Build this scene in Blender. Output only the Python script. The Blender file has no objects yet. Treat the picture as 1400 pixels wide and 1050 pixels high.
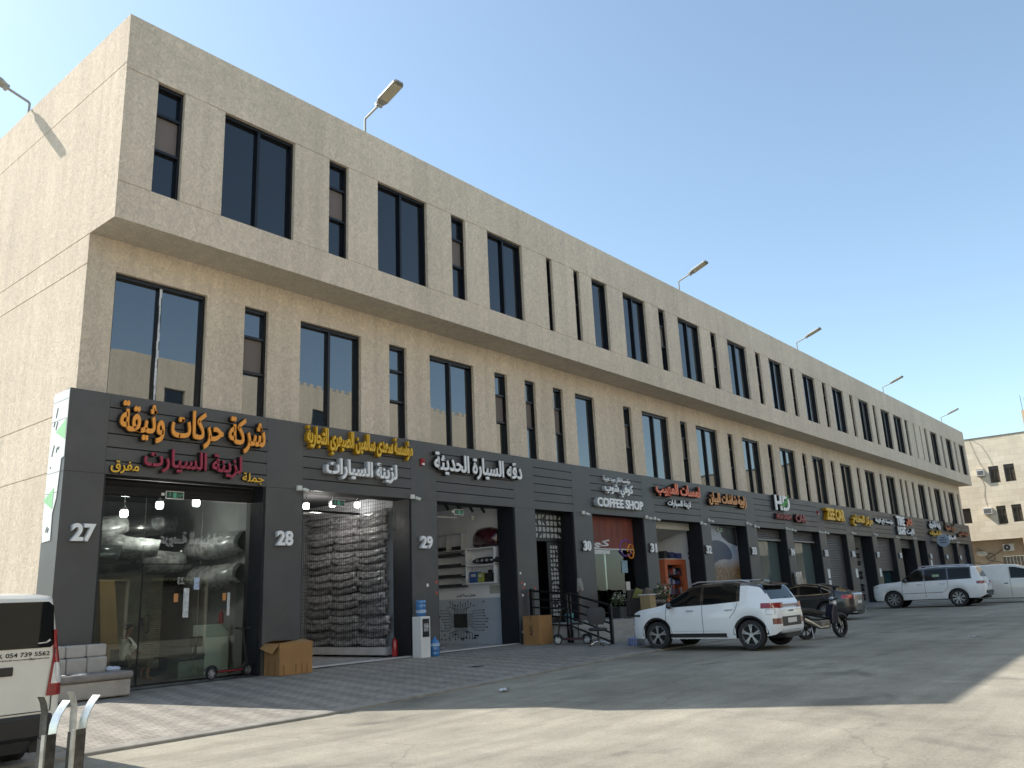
import bpy, math, random
import numpy as np
from mathutils import Vector, Matrix
R = math.radians
random.seed(7)
sc = bpy.context.scene
col = sc.collection
# ---------------------------------------------------------------- camera, sky, sun, exposure
CAM_Z = 1.71
yaw, pit, rol = R(50.6718596), R(14.39204463), R(-2.62549562)
fw = Vector((math.sin(yaw)*math.cos(pit), math.cos(yaw)*math.cos(pit), math.sin(pit)))
rt = Vector((math.cos(yaw), -math.sin(yaw), 0)); up = rt.cross(fw)
rt2 = rt*math.cos(rol)+up*math.sin(rol); up2 = -rt*math.sin(rol)+up*math.cos(rol)
cd = bpy.data.cameras.new('camera'); cam = bpy.data.objects.new('camera', cd); col.objects.link(cam)
cam.matrix_world = Matrix(((rt2.x, up2.x, -fw.x, 0), (rt2.y, up2.y, -fw.y, 0), (rt2.z, up2.z, -fw.z, CAM_Z), (0, 0, 0, 1)))
cd.sensor_width = 36; cd.lens = 1140.09*36/1400; cd.clip_start = .1; cd.clip_end = 2000
sc.camera = cam
SUN_AZ, SUN_EL = R(24.5), R(45.5)          # sun behind the building, over its left end
tosun = Vector((-math.sin(SUN_AZ)*math.cos(SUN_EL), math.cos(SUN_AZ)*math.cos(SUN_EL), math.sin(SUN_EL)))
w = bpy.data.worlds.new('World'); sc.world = w; w.use_nodes = True
nt = w.node_tree; bg = nt.nodes['Background']; bg.inputs[1].default_value = .106
sky = nt.nodes.new('ShaderNodeTexSky'); sky.sky_type = 'NISHITA'; sky.sun_disc = False
sky.sun_elevation = SUN_EL; sky.sun_rotation = -SUN_AZ
sky.air_density = 1.0; sky.dust_density = .95; sky.ozone_density = 1.2
hs_ = nt.nodes.new('ShaderNodeHueSaturation'); hs_.inputs['Saturation'].default_value = .86
nt.links.new(sky.outputs[0], hs_.inputs['Color']); tint = nt.nodes.new('ShaderNodeMix'); tint.data_type = 'RGBA'; tint.blend_type = 'MULTIPLY'; tint.inputs[0].default_value = 1; tint.inputs[7].default_value = (.885, .985, .965, 1)      # white balance of the desert sky
nt.links.new(hs_.outputs[0], tint.inputs[6]); nt.links.new(tint.outputs[2], bg.inputs[0])
sl = bpy.data.lights.new('sun', 'SUN'); sl.energy = 2.85; sl.angle = R(.5); sl.color = (1, .945, .86)
so = bpy.data.objects.new('sun', sl); col.objects.link(so); so.rotation_euler = (-tosun).to_track_quat('-Z', 'Y').to_euler()
sc.view_settings.view_transform = 'Standard'; sc.view_settings.look = 'None'
sc.view_settings.exposure = 1.28; sc.view_settings.gamma = 1

# ---------------------------------------------------------------- materials
def hx(h):
    c = [int(h[i:i+2], 16)/255 for i in (1, 3, 5)]
    return tuple(x/12.92 if x <= .04045 else ((x+.055)/1.055)**2.4 for x in c)
def nodes(name):
    m = bpy.data.materials.new(name); m.use_nodes = True
    n = m.node_tree.nodes; return m, m.node_tree, n, m.node_tree.links, n['Principled BSDF']
def noise(nt, vec, scale, detail=4, rough=.55, dist=0):
    t = nt.nodes.new('ShaderNodeTexNoise'); t.inputs['Scale'].default_value = scale; t.inputs['Detail'].default_value = detail
    t.inputs['Roughness'].default_value = rough; t.inputs['Distortion'].default_value = dist
    if vec is not None: nt.links.new(vec, t.inputs['Vector'])
    return t
def ramp(nt, fac, stops):
    r = nt.nodes.new('ShaderNodeValToRGB'); e = r.color_ramp.elements
    while len(e) < len(stops): e.new(.5)
    for i, (p, c) in enumerate(stops):
        e[i].position = p; e[i].color = (c, c, c, 1) if isinstance(c, (int, float)) else (*c, 1)
    nt.links.new(fac, r.inputs[0]); return r
def mix(nt, a, b, fac, mode='MIX'):
    m = nt.nodes.new('ShaderNodeMix'); m.data_type = 'RGBA'; m.blend_type = mode
    for k, s in ((0, fac), (6, a), (7, b)):
        if isinstance(s, (int, float)): m.inputs[k].default_value = s
        elif isinstance(s, tuple): m.inputs[k].default_value = (*s, 1)
        else: nt.links.new(s, m.inputs[k])
    return m.outputs[2]
def bump(nt, h, strength, dist, out):
    b = nt.nodes.new('ShaderNodeBump'); b.inputs['Strength'].default_value = strength; b.inputs['Distance'].default_value = dist
    nt.links.new(h, b.inputs['Height']); nt.links.new(b.outputs[0], out.inputs['Normal']); return b
def coords(nt, scale=None):
    t = nt.nodes.new('ShaderNodeTexCoord')
    if scale is None: return t.outputs['Object']
    mp = nt.nodes.new('ShaderNodeMapping'); mp.inputs['Scale'].default_value = scale
    nt.links.new(t.outputs['Object'], mp.inputs[0]); return mp.outputs[0]
_cache = {}
def M(name, c=0, rough=.5, metal=0, var=.12, scale=3, bmp=0, bscale=40, coat=0, spec=.5, dirt=0, dcol=(.32, .26, .19)):
    if name in _cache: return _cache[name]
    if isinstance(c, str): c = hx(c)
    m, t, n, l, p = nodes(name)
    co = coords(t)
    nz = noise(t, co, scale, 5)
    r = ramp(t, nz.outputs['Fac'], [(.3, tuple(x*(1-var) for x in c)), (.7, tuple(min(1, x*(1+var)) for x in c))])
    out = r.outputs[0]
    if dirt:
        nd = noise(t, co, scale*.6, 6, .65)
        rd = ramp(t, nd.outputs['Fac'], [(.5, 0.), (.72, dirt)])
        out = mix(t, out, dcol, rd.outputs[0])
    l.new(out, p.inputs['Base Color'])
    if name == 'grey_cladding':        # street dust splashed on the lowest half metre, uneven
        sx = n.new('ShaderNodeSeparateXYZ'); l.new(co, sx.inputs[0]); mr = n.new('ShaderNodeMapRange'); mr.inputs[1].default_value = .9; mr.inputs[2].default_value = -.1; l.new(sx.outputs['Z'], mr.inputs[0])
        dn = noise(t, coords(t, (3, 3, 1)), 2.5, 6, .7); dr = ramp(t, dn.outputs['Fac'], [(.35, 0.), (.7, .5)]); fm = n.new('ShaderNodeMath'); fm.operation = 'MULTIPLY'; l.new(mr.outputs[0], fm.inputs[0]); l.new(dr.outputs[0], fm.inputs[1])
        l.new(mix(t, out, (.19, .17, .14), fm.outputs[0]), p.inputs['Base Color'])
    rr = ramp(t, nz.outputs['Fac'], [(.25, max(.02, rough*.85)), (.75, min(1, rough*1.15))]); l.new(rr.outputs[0], p.inputs['Roughness'])
    p.inputs['Metallic'].default_value = metal; p.inputs['Coat Weight'].default_value = coat; p.inputs['Coat Roughness'].default_value = .04
    p.inputs['Specular IOR Level'].default_value = spec
    if bmp: bump(t, noise(t, co, bscale, 4).outputs['Fac'], bmp, .01, p)
    _cache[name] = m; return m
def emit(name, c, s):
    m, t, n, l, p = nodes(name)
    p.inputs['Base Color'].default_value = (*c, 1); p.inputs['Emission Color'].default_value = (*c, 1); p.inputs['Emission Strength'].default_value = s
    return m
def thin_glass(name, tint, k=1.7, rough=.01):
    m, t, n, l, p = nodes(name); n.remove(p)
    tr = n.new('ShaderNodeBsdfTransparent'); tr.inputs[0].default_value = (*tint, 1)
    gl = n.new('ShaderNodeBsdfGlossy'); gl.inputs['Roughness'].default_value = rough; gl.inputs[0].default_value = (.95, .97, 1, 1)
    fr = n.new('ShaderNodeFresnel'); fr.inputs[0].default_value = 1.5
    mu = n.new('ShaderNodeMath'); mu.operation = 'MULTIPLY'; mu.use_clamp = True; mu.inputs[1].default_value = k; l.new(fr.outputs[0], mu.inputs[0])
    mx = n.new('ShaderNodeMixShader'); l.new(mu.outputs[0], mx.inputs[0]); l.new(tr.outputs[0], mx.inputs[1]); l.new(gl.outputs[0], mx.inputs[2])
    l.new(mx.outputs[0], n['Material Output'].inputs[0]); return m
def pane_mat(name, c, ior):
    m, t, n, l, p = nodes(name)
    p.inputs['Base Color'].default_value = (*c, 1); p.inputs['Roughness'].default_value = .015; p.inputs['IOR'].default_value = ior
    bump(t, noise(t, coords(t), .7, 1).outputs['Fac'], .035, .1, p); return m
def stucco_mat(name, c):
    m, t, n, l, p = nodes(name)
    co = coords(t)
    big = noise(t, co, .35, 4); mid = noise(t, coords(t, (1, 1, .7)), 11, 6, .72, 1.6)
    fine = noise(t, coords(t, (1, 1, .6)), 34, 5, .7, .8)
    a = ramp(t, big.outputs['Fac'], [(.3, tuple(x*.92 for x in c)), (.7, tuple(x*1.06 for x in c))])
    b = ramp(t, mid.outputs['Fac'], [(.36, .80), (.5, .98), (.64, 1.16)])
    o = mix(t, a.outputs[0], b.outputs[0], 1., 'MULTIPLY')
    # faint rain streaks running down
    st = noise(t, coords(t, (1.2, 1.2, .05)), 2.2, 5, .6)
    sr = ramp(t, st.outputs['Fac'], [(.35, .87), (.6, 1.)])
    o = mix(t, o, sr.outputs[0], .8, 'MULTIPLY')
    l.new(o, p.inputs['Base Color']); p.inputs['Roughness'].default_value = .92; p.inputs['Specular IOR Level'].default_value = .2
    h = mix(t, mid.outputs['Fac'], fine.outputs['Fac'], .5)
    bump(t, h, 1., .05, p); return m
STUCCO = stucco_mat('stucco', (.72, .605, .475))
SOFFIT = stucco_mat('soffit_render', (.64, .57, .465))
ACP = M('grey_cladding', (.066, .065, .066), .45, 0, .12, 1.1, .03, 3, dirt=.34, dcol=(.13, .12, .10))
ACPDARK = M('groove_black', (.008, .008, .009), .7)
JAMB = M('navy_black_cladding', (.006, .0075, .012), .6, 0, .2, 2)
FRAME = M('black_aluminium', (.008, .0085, .011), .32, .2, .1)
PANE_U = pane_mat('tinted_glass_upper', (.006, .008, .012), 1.68)
PANE_L = pane_mat('tinted_glass_lower', (.010, .014, .017), 2.25)
SPANDREL = M('taupe_blind', '#6d645f', .7, 0, .05)
GLASS = thin_glass('shop_glass', (.82, .87, .85), 1.0)
CARGLASS = pane_mat('car_glass', (.006, .007, .008), 1.32)
SHUTTER = M('brown_grey_shutter', '#5b5652', .45, .3, .08, 2, dirt=.2)
WHITE = M('white_paint', (.72, .72, .70), .5, 0, .04)
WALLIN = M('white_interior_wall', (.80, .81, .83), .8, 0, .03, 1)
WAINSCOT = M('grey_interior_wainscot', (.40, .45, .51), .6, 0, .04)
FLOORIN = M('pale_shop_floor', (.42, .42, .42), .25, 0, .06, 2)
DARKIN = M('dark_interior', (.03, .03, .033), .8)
BLACKP = M('black_plastic', (.012, .012, .013), .45, 0, .15, 8)
RUBBER = M('tyre_rubber', (.018, .018, .019), .75, 0, .15, 10)
STEEL = M('bare_steel', (.45, .45, .46), .3, .9, .15, 6)
CHROME = M('chrome', (.7, .7, .72), .12, 1, .03)
GREYMETAL = M('lamp_grey_metal', '#95948e', .45, .3, .08)
CARD = M('brown_cardboard', '#9a7448', .85, 0, .12, 3, .05, 30)
CARDTAPE = M('parcel_tape', '#7a5732', .35, 0, .1)
WHITECAR = M('white_car_paint', (.76, .77, .78), .3, 0, .015, 1, coat=.8)
LED = M('led_lens', '#c0b8a0', .35, 0, .15, 30)
REDLENS = M('red_lens', (.24, .006, .010), .15, 0, .25, 20, coat=.6)
CLEARLENS = M('clear_lens', (.6, .6, .62), .1, .2, .2, 20, coat=1)
CONCRETE = M('concrete', (.30, .285, .26), .85, 0, .15, 2, .2, 20)
BLUEPET = M('blue_water_bottle', '#3f74a8', .15, 0, .15, 5, coat=.5)
# ---------------------------------------------------------------- mesh helpers
class MB:
    def __init__(s): s.v = []; s.f = []
    def add(s, vs, fs):
        b = len(s.v); s.v += [tuple(v) for v in vs]; s.f += [tuple(i+b for i in f) for f in fs]; return s
    def box(s, x0, x1, y0, y1, z0, z1):
        return s.add([(x0, y0, z0), (x1, y0, z0), (x1, y1, z0), (x0, y1, z0), (x0, y0, z1), (x1, y0, z1), (x1, y1, z1), (x0, y1, z1)],
                     [(0, 3, 2, 1), (4, 5, 6, 7), (0, 1, 5, 4), (1, 2, 6, 5), (2, 3, 7, 6), (3, 0, 4, 7)])
    def obox(s, c, size, m=None):
        b = MB().box(-size[0]/2, size[0]/2, -size[1]/2, size[1]/2, -size[2]/2, size[2]/2)
        m = m or Matrix.Identity(3); c = Vector(c)
        return s.add([c+m@Vector(v) for v in b.v], b.f)
    def bar(s, a, b, wx, wz, upv=(0, 0, 1)):
        a, b = Vector(a), Vector(b); d = (b-a); L = d.length; d.normalize()
        u = Vector(upv); x = d.cross(u)
        if x.length < 1e-4: x = d.cross(Vector((1, 0, 0)))
        x.normalize(); u = x.cross(d)
        m = Matrix((x, d, u)).transposed()
        return s.obox((a+b)/2, (wx, L, wz), m)
    def quad(s, a, b, c, d): return s.add([a, b, c, d], [(0, 1, 2, 3)])
    def tube(s, pts, r, n=10, cap=True):
        pts = [Vector(p) for p in pts]; rs = r if isinstance(r, (list, tuple)) else [r]*len(pts)
        rings = []; prev = None
        for i, p in enumerate(pts):
            d = (pts[min(i+1, len(pts)-1)]-pts[max(i-1, 0)]).normalized()
            if prev is None:
                x = d.cross(Vector((0, 0, 1)));
                if x.length < 1e-3: x = d.cross(Vector((1, 0, 0)))
            else: x = prev-d*prev.dot(d)
            x.normalize(); prev = x; y = d.cross(x)
            rings.append([p+(x*math.cos(2*math.pi*k/n)+y*math.sin(2*math.pi*k/n))*rs[i] for k in range(n)])
        return s.loft(rings, cap)
    def loft(s, rings, cap=True, closed=True):
        n = len(rings[0]); vs = [p for r in rings for p in r]; fs = []
        for i in range(len(rings)-1):
            for k in range(n if closed else n-1):
                k2 = (k+1) % n; fs.append((i*n+k, i*n+k2, (i+1)*n+k2, (i+1)*n+k))
        if cap: fs.append(tuple(range(n))[::-1]); fs.append(tuple((len(rings)-1)*n+k for k in range(n)))
        return s.add(vs, fs)
    def lathe(s, prof, c, axis='z', n=24, cap=True):
        ax = {'x': Matrix(((0, 0, 1), (1, 0, 0), (0, 1, 0))), 'y': Matrix(((1, 0, 0), (0, 0, 1), (0, 1, 0))), 'z': Matrix.Identity(3)}[axis]
        c = Vector(c); rings = [[c+ax@Vector((r*math.cos(2*math.pi*k/n), r*math.sin(2*math.pi*k/n), z)) for k in range(n)] for r, z in prof]
        return s.loft(rings, cap)
    def prism(s, poly, fn, d0, d1):
        n = len(poly); vs = [fn(a, b, d0) for a, b in poly]+[fn(a, b, d1) for a, b in poly]
        return s.add(vs, [tuple(range(n)), tuple(range(n, 2*n))[::-1]]+[(i, i+n, (i+1) % n+n, (i+1) % n) for i in range(n)])
    def ball(s, c, rx, ry=None, rz=None, n=14, m=8):
        ry = ry or rx; rz = rz or rx
        rings = [[(c[0]+rx*math.sin(a)*math.cos(2*math.pi*k/n), c[1]+ry*math.sin(a)*math.sin(2*math.pi*k/n), c[2]-rz*math.cos(a)) for k in range(n)]
                 for a in [math.pi*(.02+.96*i/m) for i in range(m+1)]]
        return s.loft(rings)
    def build(s, name, mat, parent=None, off=None, smooth=False, bevel=0, seg=2, angle=35):
        me = bpy.data.meshes.new(name)
        vs = s.v if off is None else [(a-off[0], b-off[1], c-off[2]) for a, b, c in s.v]
        me.from_pydata(vs, [], s.f); me.validate()
        import bmesh
        bm = bmesh.new(); bm.from_mesh(me); bmesh.ops.recalc_face_normals(bm, faces=bm.faces); bm.to_mesh(me); bm.free()
        me.materials.append(mat)
        if smooth: smooth_mesh(me, angle)
        o = bpy.data.objects.new(name, me); col.objects.link(o)
        if parent is not None: o.parent = parent
        if bevel:
            b = o.modifiers.new('bevel', 'BEVEL'); b.width = bevel; b.segments = seg; b.limit_method = 'ANGLE'; b.angle_limit = R(40); b.harden_normals = False
        return o
def smooth_mesh(me, angle=35):
    me.polygons.foreach_set('use_smooth', [True]*len(me.polygons))
    me.set_sharp_from_angle(angle=R(angle))
def tag(o, label=None, cat=None, group=None, kind=None):
    for k, v in (('label', label), ('category', cat), ('group', group), ('kind', kind)):
        if v: o[k] = v
    return o
def thing(name, label, cat, loc=(0, 0, 0), rz=0, group=None, scale=1):
    o = bpy.data.objects.new(name, None); col.objects.link(o); o.empty_display_size = .2
    o.location = loc; o.rotation_euler = (0, 0, rz); o.scale = (scale,)*3
    return tag(o, label, cat, group)
def dup(root, loc, rz=None, label=None, group=None):
    kids = {}
    for o in bpy.data.objects:
        if o.parent: kids.setdefault(o.parent.name, []).append(o)
    def cp(o, par):
        c = o.copy(); col.objects.link(c)
        if par: c.parent = par
        for ch in kids.get(o.name, []): cp(ch, c)
        return c
    r = cp(root, None); r.location = loc
    if rz is not None: r.rotation_euler = (0, 0, rz)
    if label: r['label'] = label
    if group: r['group'] = group
    return r
# Arabic presentation forms (joined letters, right to left)
FORMS = {'ا': (0xFE8D, 1), 'أ': (0xFE83, 1), 'ب': (0xFE8F, 2), 'ة': (0xFE93, 1), 'ت': (0xFE95, 2), 'ث': (0xFE99, 2), 'ج': (0xFE9D, 2), 'ح': (0xFEA1, 2), 'خ': (0xFEA5, 2), 'د': (0xFEA9, 1), 'ذ': (0xFEAB, 1), 'ر': (0xFEAD, 1), 'ز': (0xFEAF, 1), 'س': (0xFEB1, 2), 'ش': (0xFEB5, 2), 'ص': (0xFEB9, 2), 'ض': (0xFEBD, 2), 'ط': (0xFEC1, 2), 'ظ': (0xFEC5, 2), 'ع': (0xFEC9, 2), 'غ': (0xFECD, 2), 'ف': (0xFED1, 2), 'ق': (0xFED5, 2), 'ك': (0xFED9, 2), 'ل': (0xFEDD, 2), 'م': (0xFEE1, 2), 'ن': (0xFEE5, 2), 'ه': (0xFEE9, 2), 'و': (0xFEED, 1), 'ى': (0xFEEF, 1), 'ي': (0xFEF1, 2), 'ؤ': (0xFE85, 1)}
def arabic(s):
    if not any(c in FORMS for c in s): return s
    out = []
    for i, c in enumerate(s):
        if c not in FORMS: out.append(c); continue
        b, t = FORMS[c]
        prev = i > 0 and s[i-1] in FORMS and FORMS[s[i-1]][1] == 2
        nxt = t == 2 and i+1 < len(s) and s[i+1] in FORMS
        out.append(chr(b+(3 if prev and nxt else 2 if nxt else 1 if prev else 0)))
    return ''.join(reversed(out))
_tc = {}; _adv = {}; _glyph = {}
def text_mesh(text, bold):
    """flat outline mesh of the text: vertices (x, z in 0..1 of its box), faces, islands"""
    key = (text, bold)
    if key in _tc: return _tc[key]
    def raw(body, off):
        cu = bpy.data.curves.new('lettering', 'FONT'); cu.body = body; cu.offset = off; cu.extrude = .05; cu.resolution_u = 3
        o = bpy.data.objects.new('lettering', cu); col.objects.link(o)
        dg = bpy.context.evaluated_depsgraph_get(); dg.update()
        me = bpy.data.meshes.new_from_object(o.evaluated_get(dg))
        v = np.array([x.co[:] for x in me.vertices]).reshape(-1, 3); f = [tuple(p.vertices) for p in me.polygons]
        bpy.data.objects.remove(o); bpy.data.curves.remove(cu); bpy.data.meshes.remove(me); return v, f
    x, V, f, isl = 0., [], [], []
    if '|' not in _adv: _adv['|'] = (0, 0, raw('|', 0)[0][:, 0].max())
    for k, c in enumerate(arabic(text)):                       # every letter is filled on its own, so joined letters do not cancel out
        if c not in _adv: _adv[c] = (0, 0, raw(c+'|', 0)[0][:, 0].max()-_adv['|'][2])
        if (c, bold) not in _glyph: _glyph[(c, bold)] = raw(c, bold)
        gv, gf = _glyph[(c, bold)]
        if len(gv):
            n0 = sum(len(a) for a in V); V.append(gv+np.array([x, 0, 0])); f += [tuple(i+n0 for i in p) for p in gf]; isl += [k]*len(gv)
        x += _adv[c][2]
    v = np.concatenate(V); isl = np.array(isl)
    mn, mx = v.min(0), v.max(0)
    u = (v-mn)/np.maximum(mx-mn, 1e-6)
    _tc[key] = (u, f, isl); return _tc[key]
def lettering(mb, text, x0, x1, z0, z1, y, depth, bold=.02, step=.003):
    """raised letters standing on the plane y, facing -y"""
    u, f, isl = text_mesh(text, bold)
    vs = [(x0+a[0]*(x1-x0), (y-depth-(k % 4)*step) if a[2] > .5 else y, z0+a[1]*(z1-z0)) for a, k in zip(u, isl)]
    mb.add(vs, f); return mb
def road_z(x): return float(np.interp(x, [9, 18.5, 34, 50], [0, .21, .29, .34]))
def walk_z(x): return float(np.interp(x, [11, 17, 26, 55], [.29, .33, .36, .45]))
def kerb_y(x): return float(np.interp(x, [26, 29], [11.6, 15.4]))
def gz(x, y):
    k = kerb_y(x)
    if y < k: return road_z(x)
    a = road_z(x)+.05; return a+(walk_z(x)-a)*min(1, (y-k)/(16.9-k))
# ---------------------------------------------------------------- ground
def asphalt_mat():
    m, t, n, l, p = nodes('dusty_asphalt'); co = coords(t)
    big = noise(t, co, .22, 5, .6, .4); med = noise(t, co, 1.1, 6, .65); fine = noise(t, co, 55, 3, .7)
    base = ramp(t, big.outputs['Fac'], [(.28, (.235, .215, .172)), (.5, (.315, .29, .235)), (.72, (.395, .362, .295))])
    m1 = ramp(t, med.outputs['Fac'], [(.3, .78), (.55, 1.), (.75, 1.14)])
    o = mix(t, base.outputs[0], m1.outputs[0], 1., 'MULTIPLY')
    # tyre streaks along the street
    st = noise(t, coords(t, (.06, .9, 1)), 2.0, 6, .6, .3)
    sr = ramp(t, st.outputs['Fac'], [(.38, .82), (.52, 1.0), (.7, 1.05)])
    o = mix(t, o, sr.outputs[0], .75, 'MULTIPLY')
    gv = t.nodes.new('ShaderNodeTexVoronoi'); gv.inputs['Scale'].default_value = 26; l.new(co, gv.inputs['Vector'])      # gravel showing in the worn surface
    gr_ = ramp(t, gv.outputs['Distance'], [(.05, 1.16), (.3, 1.0), (.7, .86)]); o = mix(t, o, gr_.outputs[0], .7, 'MULTIPLY')
    f1 = ramp(t, fine.outputs['Fac'], [(.3, .76), (.7, 1.2)])
    o = mix(t, o, f1.outputs[0], .8, 'MULTIPLY')
    # oil and damp stains
    sp = noise(t, co, .55, 3, .5, .8); spr = ramp(t, sp.outputs['Fac'], [(.62, 0.), (.74, .55)])
    o = mix(t, o, (.06, .058, .055), spr.outputs[0])
    # hairline cracks
    vo = t.nodes.new('ShaderNodeTexVoronoi'); vo.feature = 'DISTANCE_TO_EDGE'; vo.inputs['Scale'].default_value = .22
    dn = noise(t, co, 1.6, 5, .7); dv = mix(t, co, dn.outputs['Color'], .35, 'ADD'); l.new(dv, vo.inputs['Vector'])
    cr = ramp(t, vo.outputs['Distance'], [(.0, .30), (.004, 0.)])
    o = mix(t, o, (.05, .047, .043), cr.outputs[0])
    l.new(o, p.inputs['Base Color']); p.inputs['Roughness'].default_value = .93; p.inputs['Specular IOR Level'].default_value = .25
    bump(t, mix(t, fine.outputs['Fac'], med.outputs['Fac'], .4), .5, .02, p); return m
def paver_mat():
    m, t, n, l, p = nodes('interlocking_pavers'); co = coords(t)
    br = n.new('ShaderNodeTexBrick'); br.inputs['Scale'].default_value = 1.0
    br.inputs['Brick Width'].default_value = .22; br.inputs['Row Height'].default_value = .115; br.inputs['Mortar Size'].default_value = .006
    br.inputs['Mortar Smooth'].default_value = .3
    br.inputs['Color1'].default_value = (.255, .232, .198, 1); br.inputs['Color2'].default_value = (.335, .305, .26, 1); br.inputs['Mortar'].default_value = (.07, .065, .06, 1)
    wob = noise(t, co, 6, 2); dv = mix(t, co, wob.outputs['Color'], .012, 'ADD'); l.new(dv, br.inputs['Vector'])
    big = noise(t, co, .5, 5, .6); b1 = ramp(t, big.outputs['Fac'], [(.3, .82), (.7, 1.12)])
    o = mix(t, br.outputs[0], b1.outputs[0], 1., 'MULTIPLY')
    # soft darker and paler bands across the paving
    wv = n.new('ShaderNodeTexWave'); wv.bands_direction = 'X'; wv.inputs['Scale'].default_value = .62; wv.inputs['Distortion'].default_value = .5
    mp = n.new('ShaderNodeMapping'); mp.inputs['Rotation'].default_value = (0, 0, R(8)); l.new(co, mp.inputs[0]); l.new(mp.outputs[0], wv.inputs['Vector'])
    wr = ramp(t, wv.outputs['Fac'], [(.3, .82), (.7, 1.06)])
    o = mix(t, o, wr.outputs[0], .85, 'MULTIPLY')
    fn = noise(t, co, 40, 3, .7); fr = ramp(t, fn.outputs['Fac'], [(.3, .85), (.7, 1.12)])
    o = mix(t, o, fr.outputs[0], .8, 'MULTIPLY')
    l.new(o, p.inputs['Base Color']); p.inputs['Roughness'].default_value = .88
    bump(t, mix(t, br.outputs['Fac'], fn.outputs['Fac'], .25), -.35, .012, p); return m
ASPHALT = asphalt_mat(); PAVER = paver_mat()
rd = MB()
gx = [-900, -300, -100, -40, -15, 0, 5, 9, 12, 15, 18.5, 24, 29, 34, 42, 50, 60, 80, 100, 140, 300, 900]
gy = [-900, -300, -100, -40, -10, 0, 4, 8, 11.6, 15, 20, 30, 60, 150, 400, 900]
rd.add([(x, y, road_z(x)) for y in gy for x in gx], [(j*len(gx)+i, j*len(gx)+i+1, (j+1)*len(gx)+i+1, (j+1)*len(gx)+i) for j in range(len(gy)-1) for i in range(len(gx)-1)])
tag(rd.build('road', ASPHALT), kind='structure')
pv = MB(); kb = MB()
xs = [-12, 0, 5, 9, 11, 14, 17, 18.5, 22, 26, 27, 28, 29, 34, 42, 50, 55, 70, 86]
NR = 5
for x in xs:
    k = kerb_y(x)+.16
    for j in range(NR+1):
        y = k+(17.7-k)*j/NR; pv.v.append((x, y, gz(x, y)+.004))
pv.f = [(i*(NR+1)+j, (i+1)*(NR+1)+j, (i+1)*(NR+1)+j+1, i*(NR+1)+j+1) for i in range(len(xs)-1) for j in range(NR)]
tag(pv.build('pavement', PAVER), kind='structure')
for x in xs:
    k = kerb_y(x); z = road_z(x)
    kb.v += [(x, k, z-.2), (x, k, z+.035), (x, k+.02, z+.045), (x, k+.16, gz(x, k+.16)+.006), (x, k+.16, z-.2)]
kb.f = [(i*5+j, (i+1)*5+j, (i+1)*5+j+1, i*5+j+1) for i in range(len(xs)-1) for j in range(4)]
tag(kb.build('kerb', M('kerb_concrete', (.255, .24, .21), .9, 0, .25, 3, .3, 25)), kind='structure')

# ---------------------------------------------------------------- the long commercial building
X0, X1 = 6.99, 83.6; YU, YL, YF = 16.0, 17.114, 16.917
ZR, ZS, ZWT, ZWB, ZLT, ZFT, ZOT = 14.44, 9.62, 13.11, 10.44, 8.91, 6.16, 4.50
YB = 44
BO = (45, 17, .3)
bld = thing('commercial_building', 'long beige rendered commercial building with dark windows above a row of grey shopfronts', 'building', BO)
def holed(mb, fn, a0, a1, b0, b1, holes):
    """wall sheet with openings; hole = (a0,a1,b0,b1,depth,closed)"""
    As = sorted({a0, a1, *[h[0] for h in holes], *[h[1] for h in holes]}); Bs = sorted({b0, b1, *[h[2] for h in holes], *[h[3] for h in holes]})
    for i in range(len(As)-1):
        ca = (As[i]+As[i+1])/2; hs = [h for h in holes if h[0] < ca < h[1]]
        for j in range(len(Bs)-1):
            cb = (Bs[j]+Bs[j+1])/2
            if any(h[2] < cb < h[3] for h in hs): continue
            mb.quad(fn(As[i], Bs[j], 0), fn(As[i+1], Bs[j], 0), fn(As[i+1], Bs[j+1], 0), fn(As[i], Bs[j+1], 0))
    for h in holes:
        a, b, c, d, dp, closed = h
        for p, q in (((a, c), (b, c)), ((b, c), (b, d)), ((b, d), (a, d)), ((a, d), (a, c))):
            mb.quad(fn(*p, 0), fn(*q, 0), fn(*q, dp), fn(*p, dp))
        if closed: mb.quad(fn(a, c, dp), fn(b, c, dp), fn(b, d, dp), fn(a, d, dp))
UW = [(7.71, 8.35), (9.35, 11.32), (12.39, 13.03), (14.05, 15.94), (16.97, 17.6), (18.62, 20.36), (21.69, 22.02), (23.3, 23.66), (24.44, 25.46), (26.57, 28.25), (29.28, 29.88), (30.93, 32.9), (33.94, 34.54), (35.66, 37.73), (38.77, 39.37), (40.4, 42.1), (43.18, 43.78), (44.93, 46.79), (47.95, 48.58), (49.55, 51.53), (52.65, 53.25), (54.37, 56.39), (57.22, 57.86), (58.95, 60.92), (61.82, 63.88), (64.56, 65.3), (66.74, 67.07), (68.45, 68.8), (69.85, 70.5), (71.6, 73.6), (74.8, 75.4), (76.5, 78.34), (79.3, 79.9), (81.12, 82.92)]
LW = [(7.6, 9.76), (10.76, 11.43), (12.39, 14.4), (15.43, 16.1), (17.04, 18.99), (20.0, 20.64), (21.57, 22.15), (23.16, 23.75), (24.5, 25.74), (27.75, 28.34), (29.16, 31.31), (32.36, 32.97), (33.8, 35.9), (37.0, 37.56), (38.6, 40.6), (41.65, 42.28), (43.2, 45.3), (46.36, 46.98), (47.84, 49.8), (50.86, 51.48), (52.49, 54.55), (55.6, 56.22), (57.2, 59.3), (60.37, 60.98), (61.83, 63.9), (65.05, 65.68), (66.4, 67.0), (68.2, 68.85), (69.87, 71.8), (72.85, 73.5), (74.61, 76.6), (77.7, 78.4), (79.3, 81.3), (82.4, 83.05)]
front_u = lambda a, b, d: (a, YU+d, b)
front_l = lambda a, b, d: (a, YL+d, b)
side = lambda a, b, d: (X0+d, a, b)
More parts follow.
